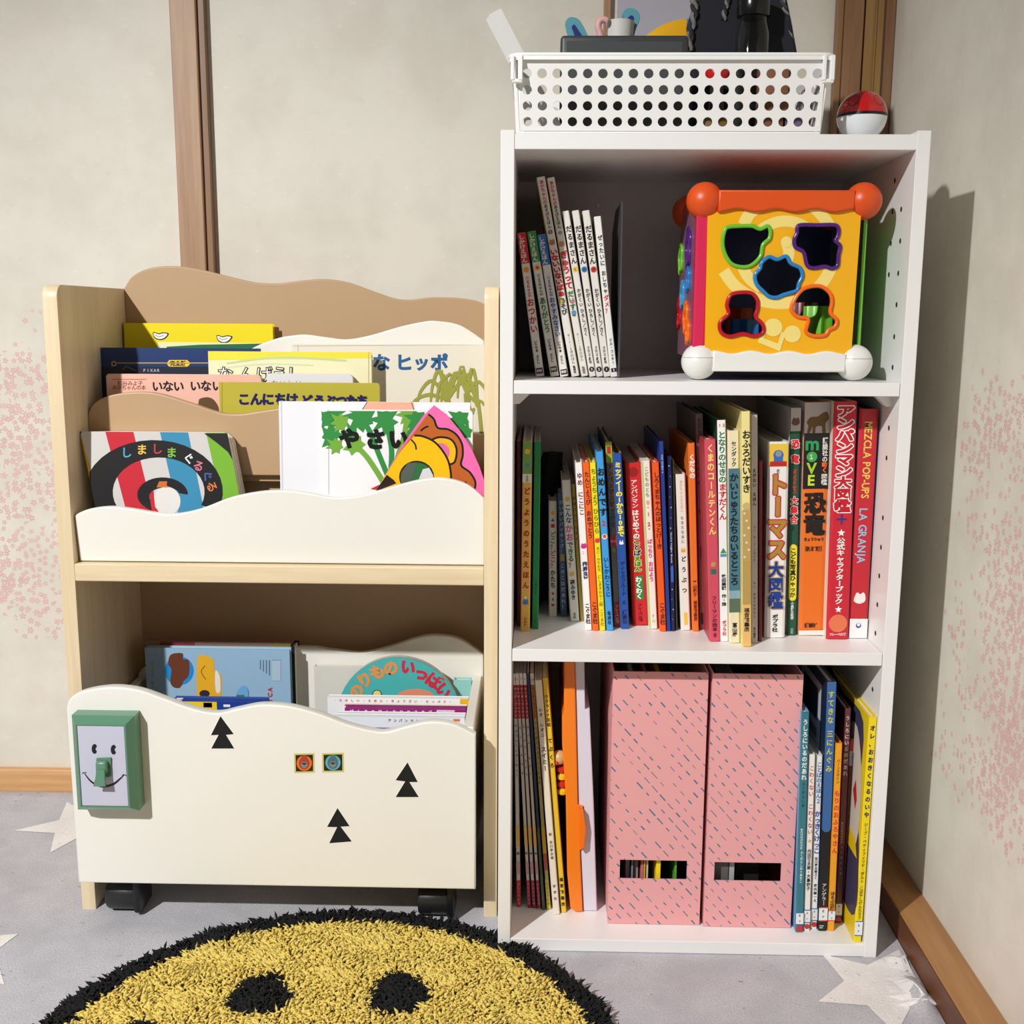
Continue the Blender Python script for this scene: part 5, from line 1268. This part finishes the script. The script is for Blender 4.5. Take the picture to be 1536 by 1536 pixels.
# front pocket: striped spiral board book
f = Face('striped board book with a black spiral and rainbow hiragana', (98, 647), (341, 649), .096, .08, .4225, .026, (206, 202, 200), skew=.026, corner=.011, xl=XL1+.0012)
SL = lambda u, v: u+(v-655)*.33
def stripe(u0, u1, c, k0=.33, k1=.30): f.poly([(u0, 645), (u1, 645), (u1+(790-645)*k1, 790), (u0+(790-645)*k0, 790)], c)
stripe(88, 118, (222, 176, 36), .33, .30); stripe(158, 200, (196, 38, 52), .26, .24); stripe(240, 282, (56, 138, 176), .22, .20); stripe(309, 360, (120, 178, 50), .22, .22)
f.poly([(90, 645), (122, 645), (118, 654), (104, 664), (98, 672), (94, 660)], K)
f.poly([(306, 650), (345, 650), (350, 690), (342, 678), (325, 664)], K)
def arc(cx, cy, rx, ry, a0, a1, n=24): return [(cx+rx*math.cos(math.radians(a0+(a1-a0)*i/n)), cy-ry*math.sin(math.radians(a0+(a1-a0)*i/n))) for i in range(n+1)]
f.poly(arc(230.5, 738, 104, 78, 205, -22)+arc(238, 738, 69, 52, -22, 205), (26, 25, 26))
f.poly(arc(244, 742, 38, 26, 250, 0)+[(270, 740), (262, 736)]+arc(248, 745, 24, 14, 20, 250), (26, 25, 26))
f.poly(circ(250, 752, 21, 20, 22), (224, 220, 216)); f.poly([(224, 742), (230, 735), (233, 760), (240, 770), (228, 766)], (196, 38, 52)); f.poly([(239, 722), (251, 722), (250, 728), (256, 731), (235, 731)], (206, 110, 50))
for ch, u, v, c, a in (('し', 190, 679, (80, 170, 200), .0), ('ま', 213, 674.5, (230, 190, 80), 0), ('し', 236, 673.5, (196, 60, 76), .0), ('ま', 257.5, 679, (130, 190, 70), .0), ('ぐ', 283, 688, (236, 236, 236), .15), ('る', 298, 699, (210, 120, 140), .35), ('ぐ', 311, 714, (70, 100, 160), .8), ('る', 318, 730, (216, 120, 70), 1.2)):
    f.text(ch, u, v, 17, c, .02, 1, 0, a)
f.done()
# big white book behind
f = Face('large plain white book with a peach patch at its top edge', (418, 602), (705, 604), .112, .05, .4225, .011, (236, 236, 240))
f.line([(422, 602), (424, 760)], 1.6, (206, 206, 212)); f.poly([(551, 603), (620, 603), (622, 614), (543, 616)], (238, 176, 150)); f.line([(551, 603), (543, 615)], 1, K); f.line([(617, 603), (621, 615)], 1, K); f.done()
f = Face('white book with green celery leaves and bold black hiragana', (482, 614), (709, 616), .1005, .045, .4225, .0085, (240, 240, 242), corner=.004)
q4 = lambda L: [(400+a/4.267, 460+b/4.267) for a, b in L]
f.line(q4([(395, 660), (398, 1200)]), 1.4, (200, 200, 206))
G1, G2 = (50, 140, 66), (116, 170, 60)
def leafy(cx, cy, r, c, n=7, ph=0., st=None):
    P = []
    for i in range(n*2):
        a = ph+i*math.pi/n; q = r*(1 if i % 2 == 0 else .55)*(.85+.35*((i*13) % 5)/4); P.append((cx+q*math.cos(a), cy+q*math.sin(a)))
    P = q4(P); P = [(u, max(v, 616.5)) for u, v in P]; f.poly(P, c)
    if st: f.poly([(u, max(v, 616.5)) for u, v in ribbon(cm(q4([(cx, cy)]+st), 5, False), 8)], c)
for a in ((430, 700, 95, G1, 8, .2), (600, 705, 110, G1, 7, .5, [(660, 800), (720, 950), (770, 1070), (800, 1130)]), (760, 730, 100, G1, 8, .1, [(790, 850), (800, 950), (790, 1130)]), (900, 690, 75, G2, 7, .4, [(880, 830), (840, 960), (810, 1100)]), (960, 720, 80, G1, 6, .3, [(900, 850), (850, 1000)]),
          (410, 830, 90, G1, 8, .7), (470, 740, 70, G2, 7, .3), (560, 880, 80, G2, 7, .9, [(640, 960), (720, 1080), (760, 1150)]), (440, 890, 60, G2, 7, .2), (540, 810, 60, G1, 6, .2), (1230, 720, 80, G1, 7, .3), (1270, 800, 60, G1, 6, .8), (380, 720, 60, G1, 6, 0)):
    leafy(*a)
for ch, u, v in (('や', 530, 845), ('さ', 695, 850), ('い', 845, 850)):
    U, V = q4([(u, v)])[0]; f.text(ch, U, V, 31, (14, 14, 14), .07)
f.poly(q4([(665, 1165), (720, 1140), (740, 1150), (700, 1170)]), (206, 30, 40)); f.done()
# quarter-round lion book
fl_ = thing('die_cut_book', 'pink quarter-round book with orange lion mane print at the shelf right end', 'book', (-.05, .093, .4225), GF)
yl = .0936
ol = q4([(1070, 632), (1150, 690), (1240, 800), (1310, 910), (1360, 1020), (1391, 1110), (1391, 1420), (640, 1420), (640, 1300), (720, 1145), (860, 900), (1000, 700)])
P2 = [(lambda p: (p.x, p.z))(at(u, v, y=yl)) for u, v in ol]; P2 = [(min(a, XR0-.0008), max(b, .4228)) for a, b in P2]
M().loops([P2], lambda a, c, d: (a, yl+.0015+d, c), mat((246, 110, 176), .35), .0015).build('cover', fl_, 0)
M().loops([[(a*.998, c-.0008 if c > .43 else c) for a, c in P2]], lambda a, c, d: (a, yl+.0045+d, c), mat((190, 176, 150), .6), .0014).build('pages', fl_, 0)
pm = M(); cnt = [0]
def lp_(pts, c, n=0, hole=None, w=None):
    cnt[0] += 1; o = yl-.00012-.00005*cnt[0]
    L = q4(pts)
    if w: L = ribbon(cm(L, n or 5, False), w)
    elif n: L = cm(L, n)
    LL = [[(lambda p: (min(p.x, XR0-.001), p.z))(at(u, v, y=yl)) for u, v in L]]
    pm.loops(LL, lambda a, b, d: (a, o, b), mat(c, .35))
LIN = [(1035, 688), (1070, 720), (1095, 775), (1160, 785), (1215, 820), (1250, 880), (1255, 950), (1245, 1015), (1300, 1060), (1335, 1120), (1330, 1175)]
lp_([(1035, 684), (850, 930), (720, 1145), (660, 1250), (1330, 1250), (1336, 1120), (1300, 1060), (1245, 1015), (1256, 950), (1250, 880), (1215, 820), (1160, 785), (1095, 775), (1070, 720)], (190, 98, 40))
lp_(LIN, K, 5, w=3.0)
lp_([(1060, 850), (1110, 835), (1180, 850), (1215, 910), (1205, 990), (1160, 1010), (1090, 930)], (246, 186, 20), 5); lp_([(1060, 850), (1110, 835), (1180, 850), (1215, 910), (1205, 990), (1170, 1010)], K, 5, w=3.0)
lp_([(1085, 880), (1130, 875), (1168, 910), (1165, 960), (1140, 950), (1110, 910)], (226, 110, 160), 5)
lp_([(945, 825), (1000, 830), (1080, 870), (1150, 960), (1178, 1060), (1180, 1250), (660, 1250), (720, 1145), (850, 935)], (250, 190, 10))
lp_([(945, 825), (1000, 830), (1080, 870), (1150, 960), (1178, 1060), (1180, 1200)], K, 5, w=3.0)
lp_([(985, 795), (1010, 775), (1035, 765)], K, 4, w=2.4); lp_([(925, 850), (950, 880), (958, 915)], K, 4, w=2.4); lp_([(1225, 1135), (1255, 1132), (1278, 1122)], K, 4, w=2.4)
lp_([(770, 1075), (815, 1110), (830, 1130), (700, 1180), (720, 1145)], (40, 24, 20))
lp_(circ(960, 1090, 112, 24, 105), K)
lp_(circ(962, 1095, 105, 24, 98), (50, 110, 60)); lp_([(905, 1000), (960, 995), (900, 1190), (860, 1190), (862, 1060)], (86, 96, 84)); lp_([(1000, 1040), (1040, 1030), (1066, 1080), (1066, 1190), (940, 1190)], (216, 216, 222))
pm.build('cover_print', fl_, 0, fix=False)

# ------------------------------------------------------------------ rolling drawer
YD = .038
dr = thing('rolling_drawer', 'cream wave-topped rolling drawer under the display shelf', 'drawer', (-.25, .14, 0))
def wave2(name, pts, y0, th, zb, xbot=None):
    P = cm([(p.x, p.z) for p in (at(u, v, y=y0) for u, v in pts)], 6, False)
    L = [(P[0][0]+.0005, zb)]+P+[(P[-1][0], zb)]
    return M().loops([L], lambda a, b, d: (a, y0+th/2+d, b), M_CREAM, th/2-.0018, .0018, 2, -.0018).build(name, dr, 40)
zdb = at(400, 1329, y=YD).z
fpn = wave2('front_panel', [(99.5, 1062), (105, 1048), (120, 1039), (145, 1033), (175, 1031), (210, 1036), (250, 1050), (290, 1064), (325, 1070), (355, 1064), (385, 1058), (410, 1057.5), (440, 1061), (480, 1072), (520, 1087), (555, 1096), (580, 1098), (610, 1090), (645, 1083), (680, 1087), (713, 1103)], YD, .013, zdb)
XD0, XD1 = -.477, -.030
M().box((XD0, YD+.013, zdb+.008), (XD0+.011, .235, .236), M_CREAM, .001).build('side_panel', dr)
M().box((XD1-.011, YD+.013, zdb+.008), (XD1, .235, .243), M_CREAM, .001).build('side_panel', dr)
wave2('rear_panel', [(206, 1020), (209, 1008), (225, 996), (260, 985), (300, 984), (350, 980), (400, 974), (440, 971), (470, 971), (505, 976), (545, 979), (585, 970), (625, 957), (655, 953), (690, 959), (725, 982)], .236, .011, zdb+.008)
M().box((XD0+.011, YD+.013, zdb+.008), (XD1-.011, .236, zdb+.015), M_CREAM).build('drawer_floor', dr)
for cxc, cyc in ((-.4445, .077), (-.0755, .077), (-.4445, .215), (-.0755, .215)):
    c = M()
    c.box((cxc-.016, cyc-.014, zdb-.001), (cxc+.016, cyc+.014, zdb+.0075), M_BLACK, .001)
    c.lathe((cxc, cyc+.0, .0215), [(.012, -.021), (.0185, -.0205), (.020, -.018), (.020, .018), (.0185, .0205), (.012, .021)], mat((34, 35, 37), .35), 'x', 28)
    c.box((cxc+.013, cyc-.0215, .004), (cxc+.0225, cyc+.0215, zdb), mat((22, 22, 24), .4), .004, 2)
    c.build('caster', dr, 40)
def stick(pts, c, name, lay=0, par=None):
    L = [(lambda p: (p.x, p.z))(at(u, v, y=YD)) for u, v in pts]
    return M().loops([L], lambda a, b, d: (a, YD-.0002-.0001*lay+d*1, b), mat(c, .85), .00005).build(name, par or fpn, 0)
for pts in ([(330.8, 1074), (350.7, 1101), (339, 1102), (351.5, 1122.7), (317, 1122.7), (328, 1102), (316.5, 1102.6)],
            [(611.3, 1143.4), (626.6, 1172.8), (613.9, 1172.8), (628.2, 1195.5), (593.5, 1195.5), (607.9, 1172), (593.5, 1170)],
            [(506.3, 1211.9), (524.5, 1239), (511, 1239.7), (527.7, 1262), (493.8, 1264.7), (505.8, 1240.5), (490.7, 1240)]):
    cx_ = sum(p[0] for p in pts)/7; cy3 = sum(p[1] for p in pts)/7
    big = [(cx_+(p[0]-cx_)*1.08, cy3+(p[1]-cy3)*1.05) for p in pts]
    stick(big, (246, 244, 236), 'sticker_border', 0); stick(pts, (12, 12, 12), 'tree_sticker', 1)
for (x0, y0, x1, y1, c1, c2) in ((441, 1129.5, 472, 1159.5, (236, 110, 30), (170, 60, 40)), (483, 1129, 516, 1158.5, (90, 170, 190), (70, 110, 120))):
    m_ = M()
    def sq(pts, c, k):
        L = [(lambda p: (p.x, p.z))(at(u, v, y=YD)) for u, v in pts]; m_.loops([L], lambda a, b, d: (a, YD-.0002-.0001*k+d, b), mat(c, .4), .00003)
    sq([(x0, y0+.8), (x1-.5, y0), (x1, y1-.6), (x0+.7, y1)], (206, 200, 110), 0); sq([(x0+2.4, y0+3), (x1-2.6, y0+2.4), (x1-2.4, y1-3), (x0+3, y1-2.4)], (32, 26, 24), 1)
    cx_, cy3 = (x0+x1)/2, (y0+y1)/2
    sq(circ(cx_, cy3, 11.5), c1, 2); sq(circ(cx_, cy3, 8, 16, 9.5), c2, 3); sq(circ(cx_, cy3+1.5, 5, 14, 6), (130, 130, 132), 4); sq([(cx_-4, y0+4), (cx_+4, y0+4), (cx_+3, cy3-2), (cx_-3, cy3-2)], c2, 5); sq([(cx_-4.5, cy3-.5), (cx_+4.5, cy3-.5), (cx_, cy3+3)], (40, 40, 44), 6)
    m_.build('square_sticker', fpn, 0)

# ------------------------------------------------------------------ smiling night light stuck on the drawer
nl = thing('night_light', 'sage green box light with smiling face stuck on the drawer front', 'lamp', (-.4385, YD, .15))
x0, x1, z0, z1 = -.4735, -.4035, .1505, .2620
GRM = mat((92, 138, 112), .28)
v = []
def rect_(ins, y): return [(x0+ins, y, z0+ins), (x1-ins, y, z0+ins), (x1-ins, y, z1-ins), (x0+ins, y, z1-ins)]
h = M(); lv = [rect_(.0, YD-.0003), rect_(.0, YD-.017), rect_(.0012, YD-.0185), rect_(.007, YD-.0265), rect_(.0085, YD-.0265), rect_(.0088, YD-.024)]
V = [p for l in lv for p in l]; Fc = [(0, 1, 2, 3), tuple(20+i for i in range(4))]
for k_ in range(5):
    for i in range(4): Fc.append((k_*4+i, k_*4+(i+1) % 4, k_*4+4+(i+1) % 4, k_*4+4+i))
h.add(V, Fc, GRM).build('housing', nl, 20)
yfz = YD-.0258
pn = M().box((x0+.009, yfz, z0+.009), (x1-.009, yfz+.0015, z1-.009), mat((196, 196, 214), .35), .0003).build('face_plate', nl, 0)
R11 = (80, 1040, 4.267)
def l11(L): return [(80+a/4.267, 1040+b/4.267) for a, b in L]
def npz(name, pts, mt, n=0, w=None, th=.0003, y=yfz, par=pn):
    L = l11(pts)
    if w: L = ribbon(cm(L, n or 5, False), w)
    elif n: L = cm(L, n)
    P = [(lambda p: (p.x, p.z))(at(u, v_, y=y)) for u, v_ in L]
    return M().loops([P], lambda a, b, d: (a, y-th/2+d-.0001, b), mt, th/2).build(name, par, 0)
for ex_, ey_ in ((264, 355), (386, 360)):
    P = [(ex_+18*math.cos(q), ey_+31*math.sin(q)) for q in [math.radians(35+290*i/18) for i in range(19)]]+[(ex_+5, ey_)]
    npz('eye', P, M_BLACK)
npz('mouth', [(200, 512), (240, 562), (290, 590), (335, 595), (385, 580), (425, 548), (452, 522)], M_BLACK, 5, w=[.8+2.4*math.sin(math.pi*i/30)+.2 for i in range(31)])
npz('mouth_corner', [(184, 512), (200, 506), (212, 508)], M_BLACK, 3, w=1.0); npz('mouth_corner', [(440, 524), (455, 520), (468, 528)], M_BLACK, 3, w=1.0)
npz('switch_plate', [(280, 412), (372, 408), (372, 525), (360, 530), (278, 530)], GRM, th=.0022)
c0 = at(*l11([(324, 465)])[0], y=yfz)
M().box((c0.x-.0062, yfz-.0095, c0.z-.006), (c0.x+.0062, yfz-.002, c0.z+.008), GRM, .0025, 3).build('switch_housing', pn, 40)
q = [Vector((c0.x, yfz-.009, c0.z-.001)), Vector((c0.x-.0005, yfz-.0105, c0.z-.010)), Vector((c0.x-.0015, yfz-.0115, c0.z-.0190))]
lv_ = M(); V = []
for p, hw, ht in zip(q, (.0045, .005, .0066), (.003, .0026, .0024)):
    V += [p+Vector((-hw, -ht*.5, ht*.3)), p+Vector((hw, -ht*.5, ht*.3)), p+Vector((hw, ht*.5, -ht*.3)), p+Vector((-hw, ht*.5, -ht*.3))]
Fc = [(0, 1, 2, 3), (8, 9, 10, 11)]
for k_ in range(2):
    for i in range(4): Fc.append((k_*4+i, k_*4+(i+1) % 4, k_*4+4+(i+1) % 4, k_*4+4+i))
lv_.add(V, Fc, GRM).build('switch_lever', pn, 0)

# ------------------------------------------------------------------ books in the rolling drawer
zf = zdb+.0152; GD = 'books in the rolling drawer'
f = Face('worn brown-edged book behind the light blue one in the drawer', (219, 961), (436, 965), .218, 0, zf, .010, (150, 118, 100), group=GD)
f.rect(240, 962, 292, 969, (140, 60, 60)); f.rect(405, 962, 436, 969, (150, 130, 60)); f.done()
f = Face('light blue book with a yellow car shape lying sideways in the drawer', (217, 972), (434, 974), .203, 0, zf, .012, (150, 184, 210), group=GD)
q6 = lambda L: [(180+a/5.12, 930+b/5.12) for a, b in L]
f.poly(q6(circ(455, 390, 112, 24)), (30, 140, 210)); f.poly(q6([(390, 265), (480, 255), (485, 300), (530, 310), (530, 420), (490, 470), (460, 520), (410, 515), (385, 470), (395, 380), (370, 340)]), (106, 58, 40), 3, True)
f.poly(q6([(595, 300), (640, 270), (715, 300), (725, 380), (775, 420), (780, 540), (760, 590), (620, 590), (590, 560)]), (232, 176, 40), 3, True); f.poly(q6([(735, 385), (765, 430), (770, 545), (740, 555), (730, 470)]), (230, 230, 226), 3, True); f.poly(q6(circ(650, 565, 40, 16, 28)), (50, 46, 44)); f.line(q6([(655, 350), (625, 390), (640, 430), (660, 455)]), 1.4, (150, 96, 20))
for i in range(5): f.rect(390+i*4.5, 990, 391.2+i*4.5, 1004+i*3, (90, 110, 130))
f.rect(408, 990, 421, 1021, (172, 196, 214)); f.line([(408, 990), (421, 990)], .6, K)
for i, ch in enumerate('KYOU ORUA'): f.text(ch, 229, 994+i*6, 5.5, (170, 160, 50), .03, 1, 0, math.pi/2)
for i, ch in enumerate('ICA'): f.text(ch, 405, 1050-i*8, 9, (200, 60, 60), .03, 1, 0, -math.pi/2)
f.poly(q6([(900, 550), (950, 500), (985, 540), (975, 610), (900, 620)]), (110, 170, 220), 4, True); f.rect(355, 1042, 367, 1052, (60, 120, 60))
f.done()
f = Face('thin black-edged book just right of the light blue one in the drawer', (434, 970), (441.5, 971), .215, 0, zf, .03, (24, 26, 40), group=GD); f.done()
# colourful magazines low in the left of the drawer
def slab(label, u0, u1, vtop, y0, y1, c, prints=(), name='magazine', lay=0, cat='book', zoff=0):
    a = at(u0, vtop, y=y0); b = at(u1, vtop, y=y0); z = (a.z+b.z)/2-zoff
    root = thing(name, label, cat, ((a.x+b.x)/2, (y0+y1)/2, zf), GD)
    M().box((a.x, y0, zf), (b.x, y0+.0008, z), mat(c, .4)).build('cover', root, 0)
    M().box((a.x, y1-.0008, zf), (b.x, y1, z), mat(c, .4)).build('cover', root, 0)
    M().box((a.x+.0005, y0+.0008, zf), (b.x-.0005, y1-.0008, z-.0005), mat(c, .5), 0).build('pages', root, 0)
    pm = M()
    for it in prints:   # (u0,u1,color,rowfrac0,rowfrac1) bands lying on the top edge, or text
        if it[0] == 't':
            _, tx, ua, ub, cc, s_ = it; n = len(tx)
            xa = at(ua, vtop, y=y0).x; xb = at(ub, vtop, y=y0).x
            for i, ch in enumerate(tx):
                vs, fs, wd = glyph(ch, .04); cx_ = xa+(xb-xa)*(i+.5)/n
                pm.add([(cx_+x*s_, y0-.0002, z-.004+y*s_) for x, y in vs], fs, mat(cc, .4))
        else:
            ua, ub, cc, fa, fb = it; xa = at(ua, vtop, y=y0).x; xb = at(ub, vtop, y=y0).x
            pm.add([(xa, y0-.00015, z-fa), (xb, y0-.00015, z-fa), (xb, y0-.00015, z-fb), (xa, y0-.00015, z-fb)], [(0, 1, 2, 3)], mat(cc, .4))
    if pm.v: pm.build('edge_print', root, 0, fix=False)
    return root
slab('white-edged magazine with red lettering low in the drawer left', 262, 402, 1047, .130, .136, (50, 80, 160), [(265, 345, (230, 226, 226), .0005, .004), ('t', 'ズミヨミ別冊付録', 268, 342, (200, 40, 50), .005), (347, 398, (226, 230, 232), .0005, .006)])
slab('yellow and blue magazine at the front left inside the drawer', 270, 400, 1053, .105, .118, (24, 60, 150), [(270, 325, (240, 206, 30), .0, .02), (305, 318, (150, 160, 170), .001, .007), (335, 345, (240, 240, 240), .003, .006)])
# right half
f = Face('tall off-white panel book standing at the back of the drawer right', (471, 1000), (640, 1002), .222, 0, zf, .008, (216, 214, 206), group=GD); f.done()
# round teal book
rc = at(598, 1075, y=.196); Rr = (at(690, 1075, y=.196)-rc).x
t = thing('round_book', 'turquoise round board book with orange and red hiragana in the drawer', 'book', (rc.x, .2, zf), GD)
def rl(r, n=48):
    P = [(rc.x+r*math.cos(2*math.pi*i/n), rc.z+r*math.sin(2*math.pi*i/n)) for i in range(n)]
    return [(a, max(b, zf+.0002)) for a, b in P]
M().loops([rl(Rr)], lambda a, b, d: (a, .197+d, b), mat((76, 178, 178), .35), .001).build('cover', t, 0)
M().loops([rl(Rr-.0008)], lambda a, b, d: (a, .2035+d, b), mat((206, 200, 184), .6), .0055).build('pages', t, 0)
pm = M()
def rpx(pts, c, k): pm.loops([[(lambda p: (p.x, p.z))(at(u, v_, y=.196)) for u, v_ in pts]], lambda a, b, d: (a, .196-.0002-.00005*k, b), mat(c, .35))
rpx([(592, 1046), (600, 1038), (612, 1034), (628, 1033), (645, 1037), (655, 1046), (655, 1052), (592, 1052)], (230, 140, 110), 1); rpx(circ(565.5, 1041, 7, 16, 6.5), (40, 36, 30), 1); rpx(circ(565.5, 1041, 5.8, 16, 5.4), (226, 220, 130), 2)
q7 = lambda a, b: (440+a/4.8, 930+b/4.8)
for ch, a, b, c, an in (('の', 455, 515, (222, 150, 80), -.9), ('り', 515, 430, (222, 150, 80), -.65), ('も', 605, 375, (222, 150, 80), -.35), ('の', 702, 345, (222, 150, 80), -.1), ('い', 825, 340, (206, 40, 70), .15), ('っ', 925, 385, (206, 40, 70), .4), ('ぱ', 1010, 440, (206, 40, 70), .65), ('い', 1080, 510, (206, 40, 70), .95)):
    vs, fs, wd = glyph(ch, .06); u, v_ = q7(a, b); ca, sa = math.cos(an), math.sin(an); sz = 23
    pm.add([(lambda p: (p.x, .1957, p.z))(at(u+(x*ca+y*sa)*sz, v_+(x*sa-y*ca)*sz, y=.196)) for x, y in vs], fs, mat(c, .35))
pm.build('cover_print', t, 0, fix=False)
f = Face('small pale turquoise box behind the round book in the drawer', (680, 1020), (707, 1021), .215, 0, zf, .012, (150, 206, 200), group=GD, name='small_box', cat='box'); f.done()
slab('white magazine with tiny colour print, rearmost of the drawer right stack', 491, 703, 1047, .150, .160, (240, 240, 242), [('t', '・たのしい・えほん・きょうざい・たっぷり・', 498, 680, (200, 80, 90), .0035), (690, 703, (230, 180, 40), .0, .012)])
slab('cream booklet with a red tab in the drawer right stack', 517, 700, 1058, .138, .145, (232, 226, 214), [(517, 538, (190, 50, 70), .0, .0015)])
slab('purple-edged magazine in the drawer right stack', 517, 699, 1063, .122, .134, (150, 36, 120), [('t', 'げんきのほんおひめさまブック', 522, 672, (236, 226, 240), .0045), (655, 682, (230, 200, 220), .001, .006)])
slab('white magazine with a maroon strip in the drawer right stack', 505, 698, 1071, .110, .118, (236, 234, 238), [(558, 618, (120, 20, 50), .0005, .0025), ('t', 'かいてけしてあそべる', 632, 690, (60, 50, 50), .003)])
slab('white magazine with rainbow lettering, front of the drawer right stack', 500, 697, 1076, .095, .106, (232, 236, 244), [('t', 'アンパンマン・おえかき', 580, 672, (150, 60, 110), .004), (680, 690, (230, 120, 60), .001, .004), (549, 580, (40, 90, 150), .0128, .018), (580, 600, (200, 50, 60), .0128, .018)])
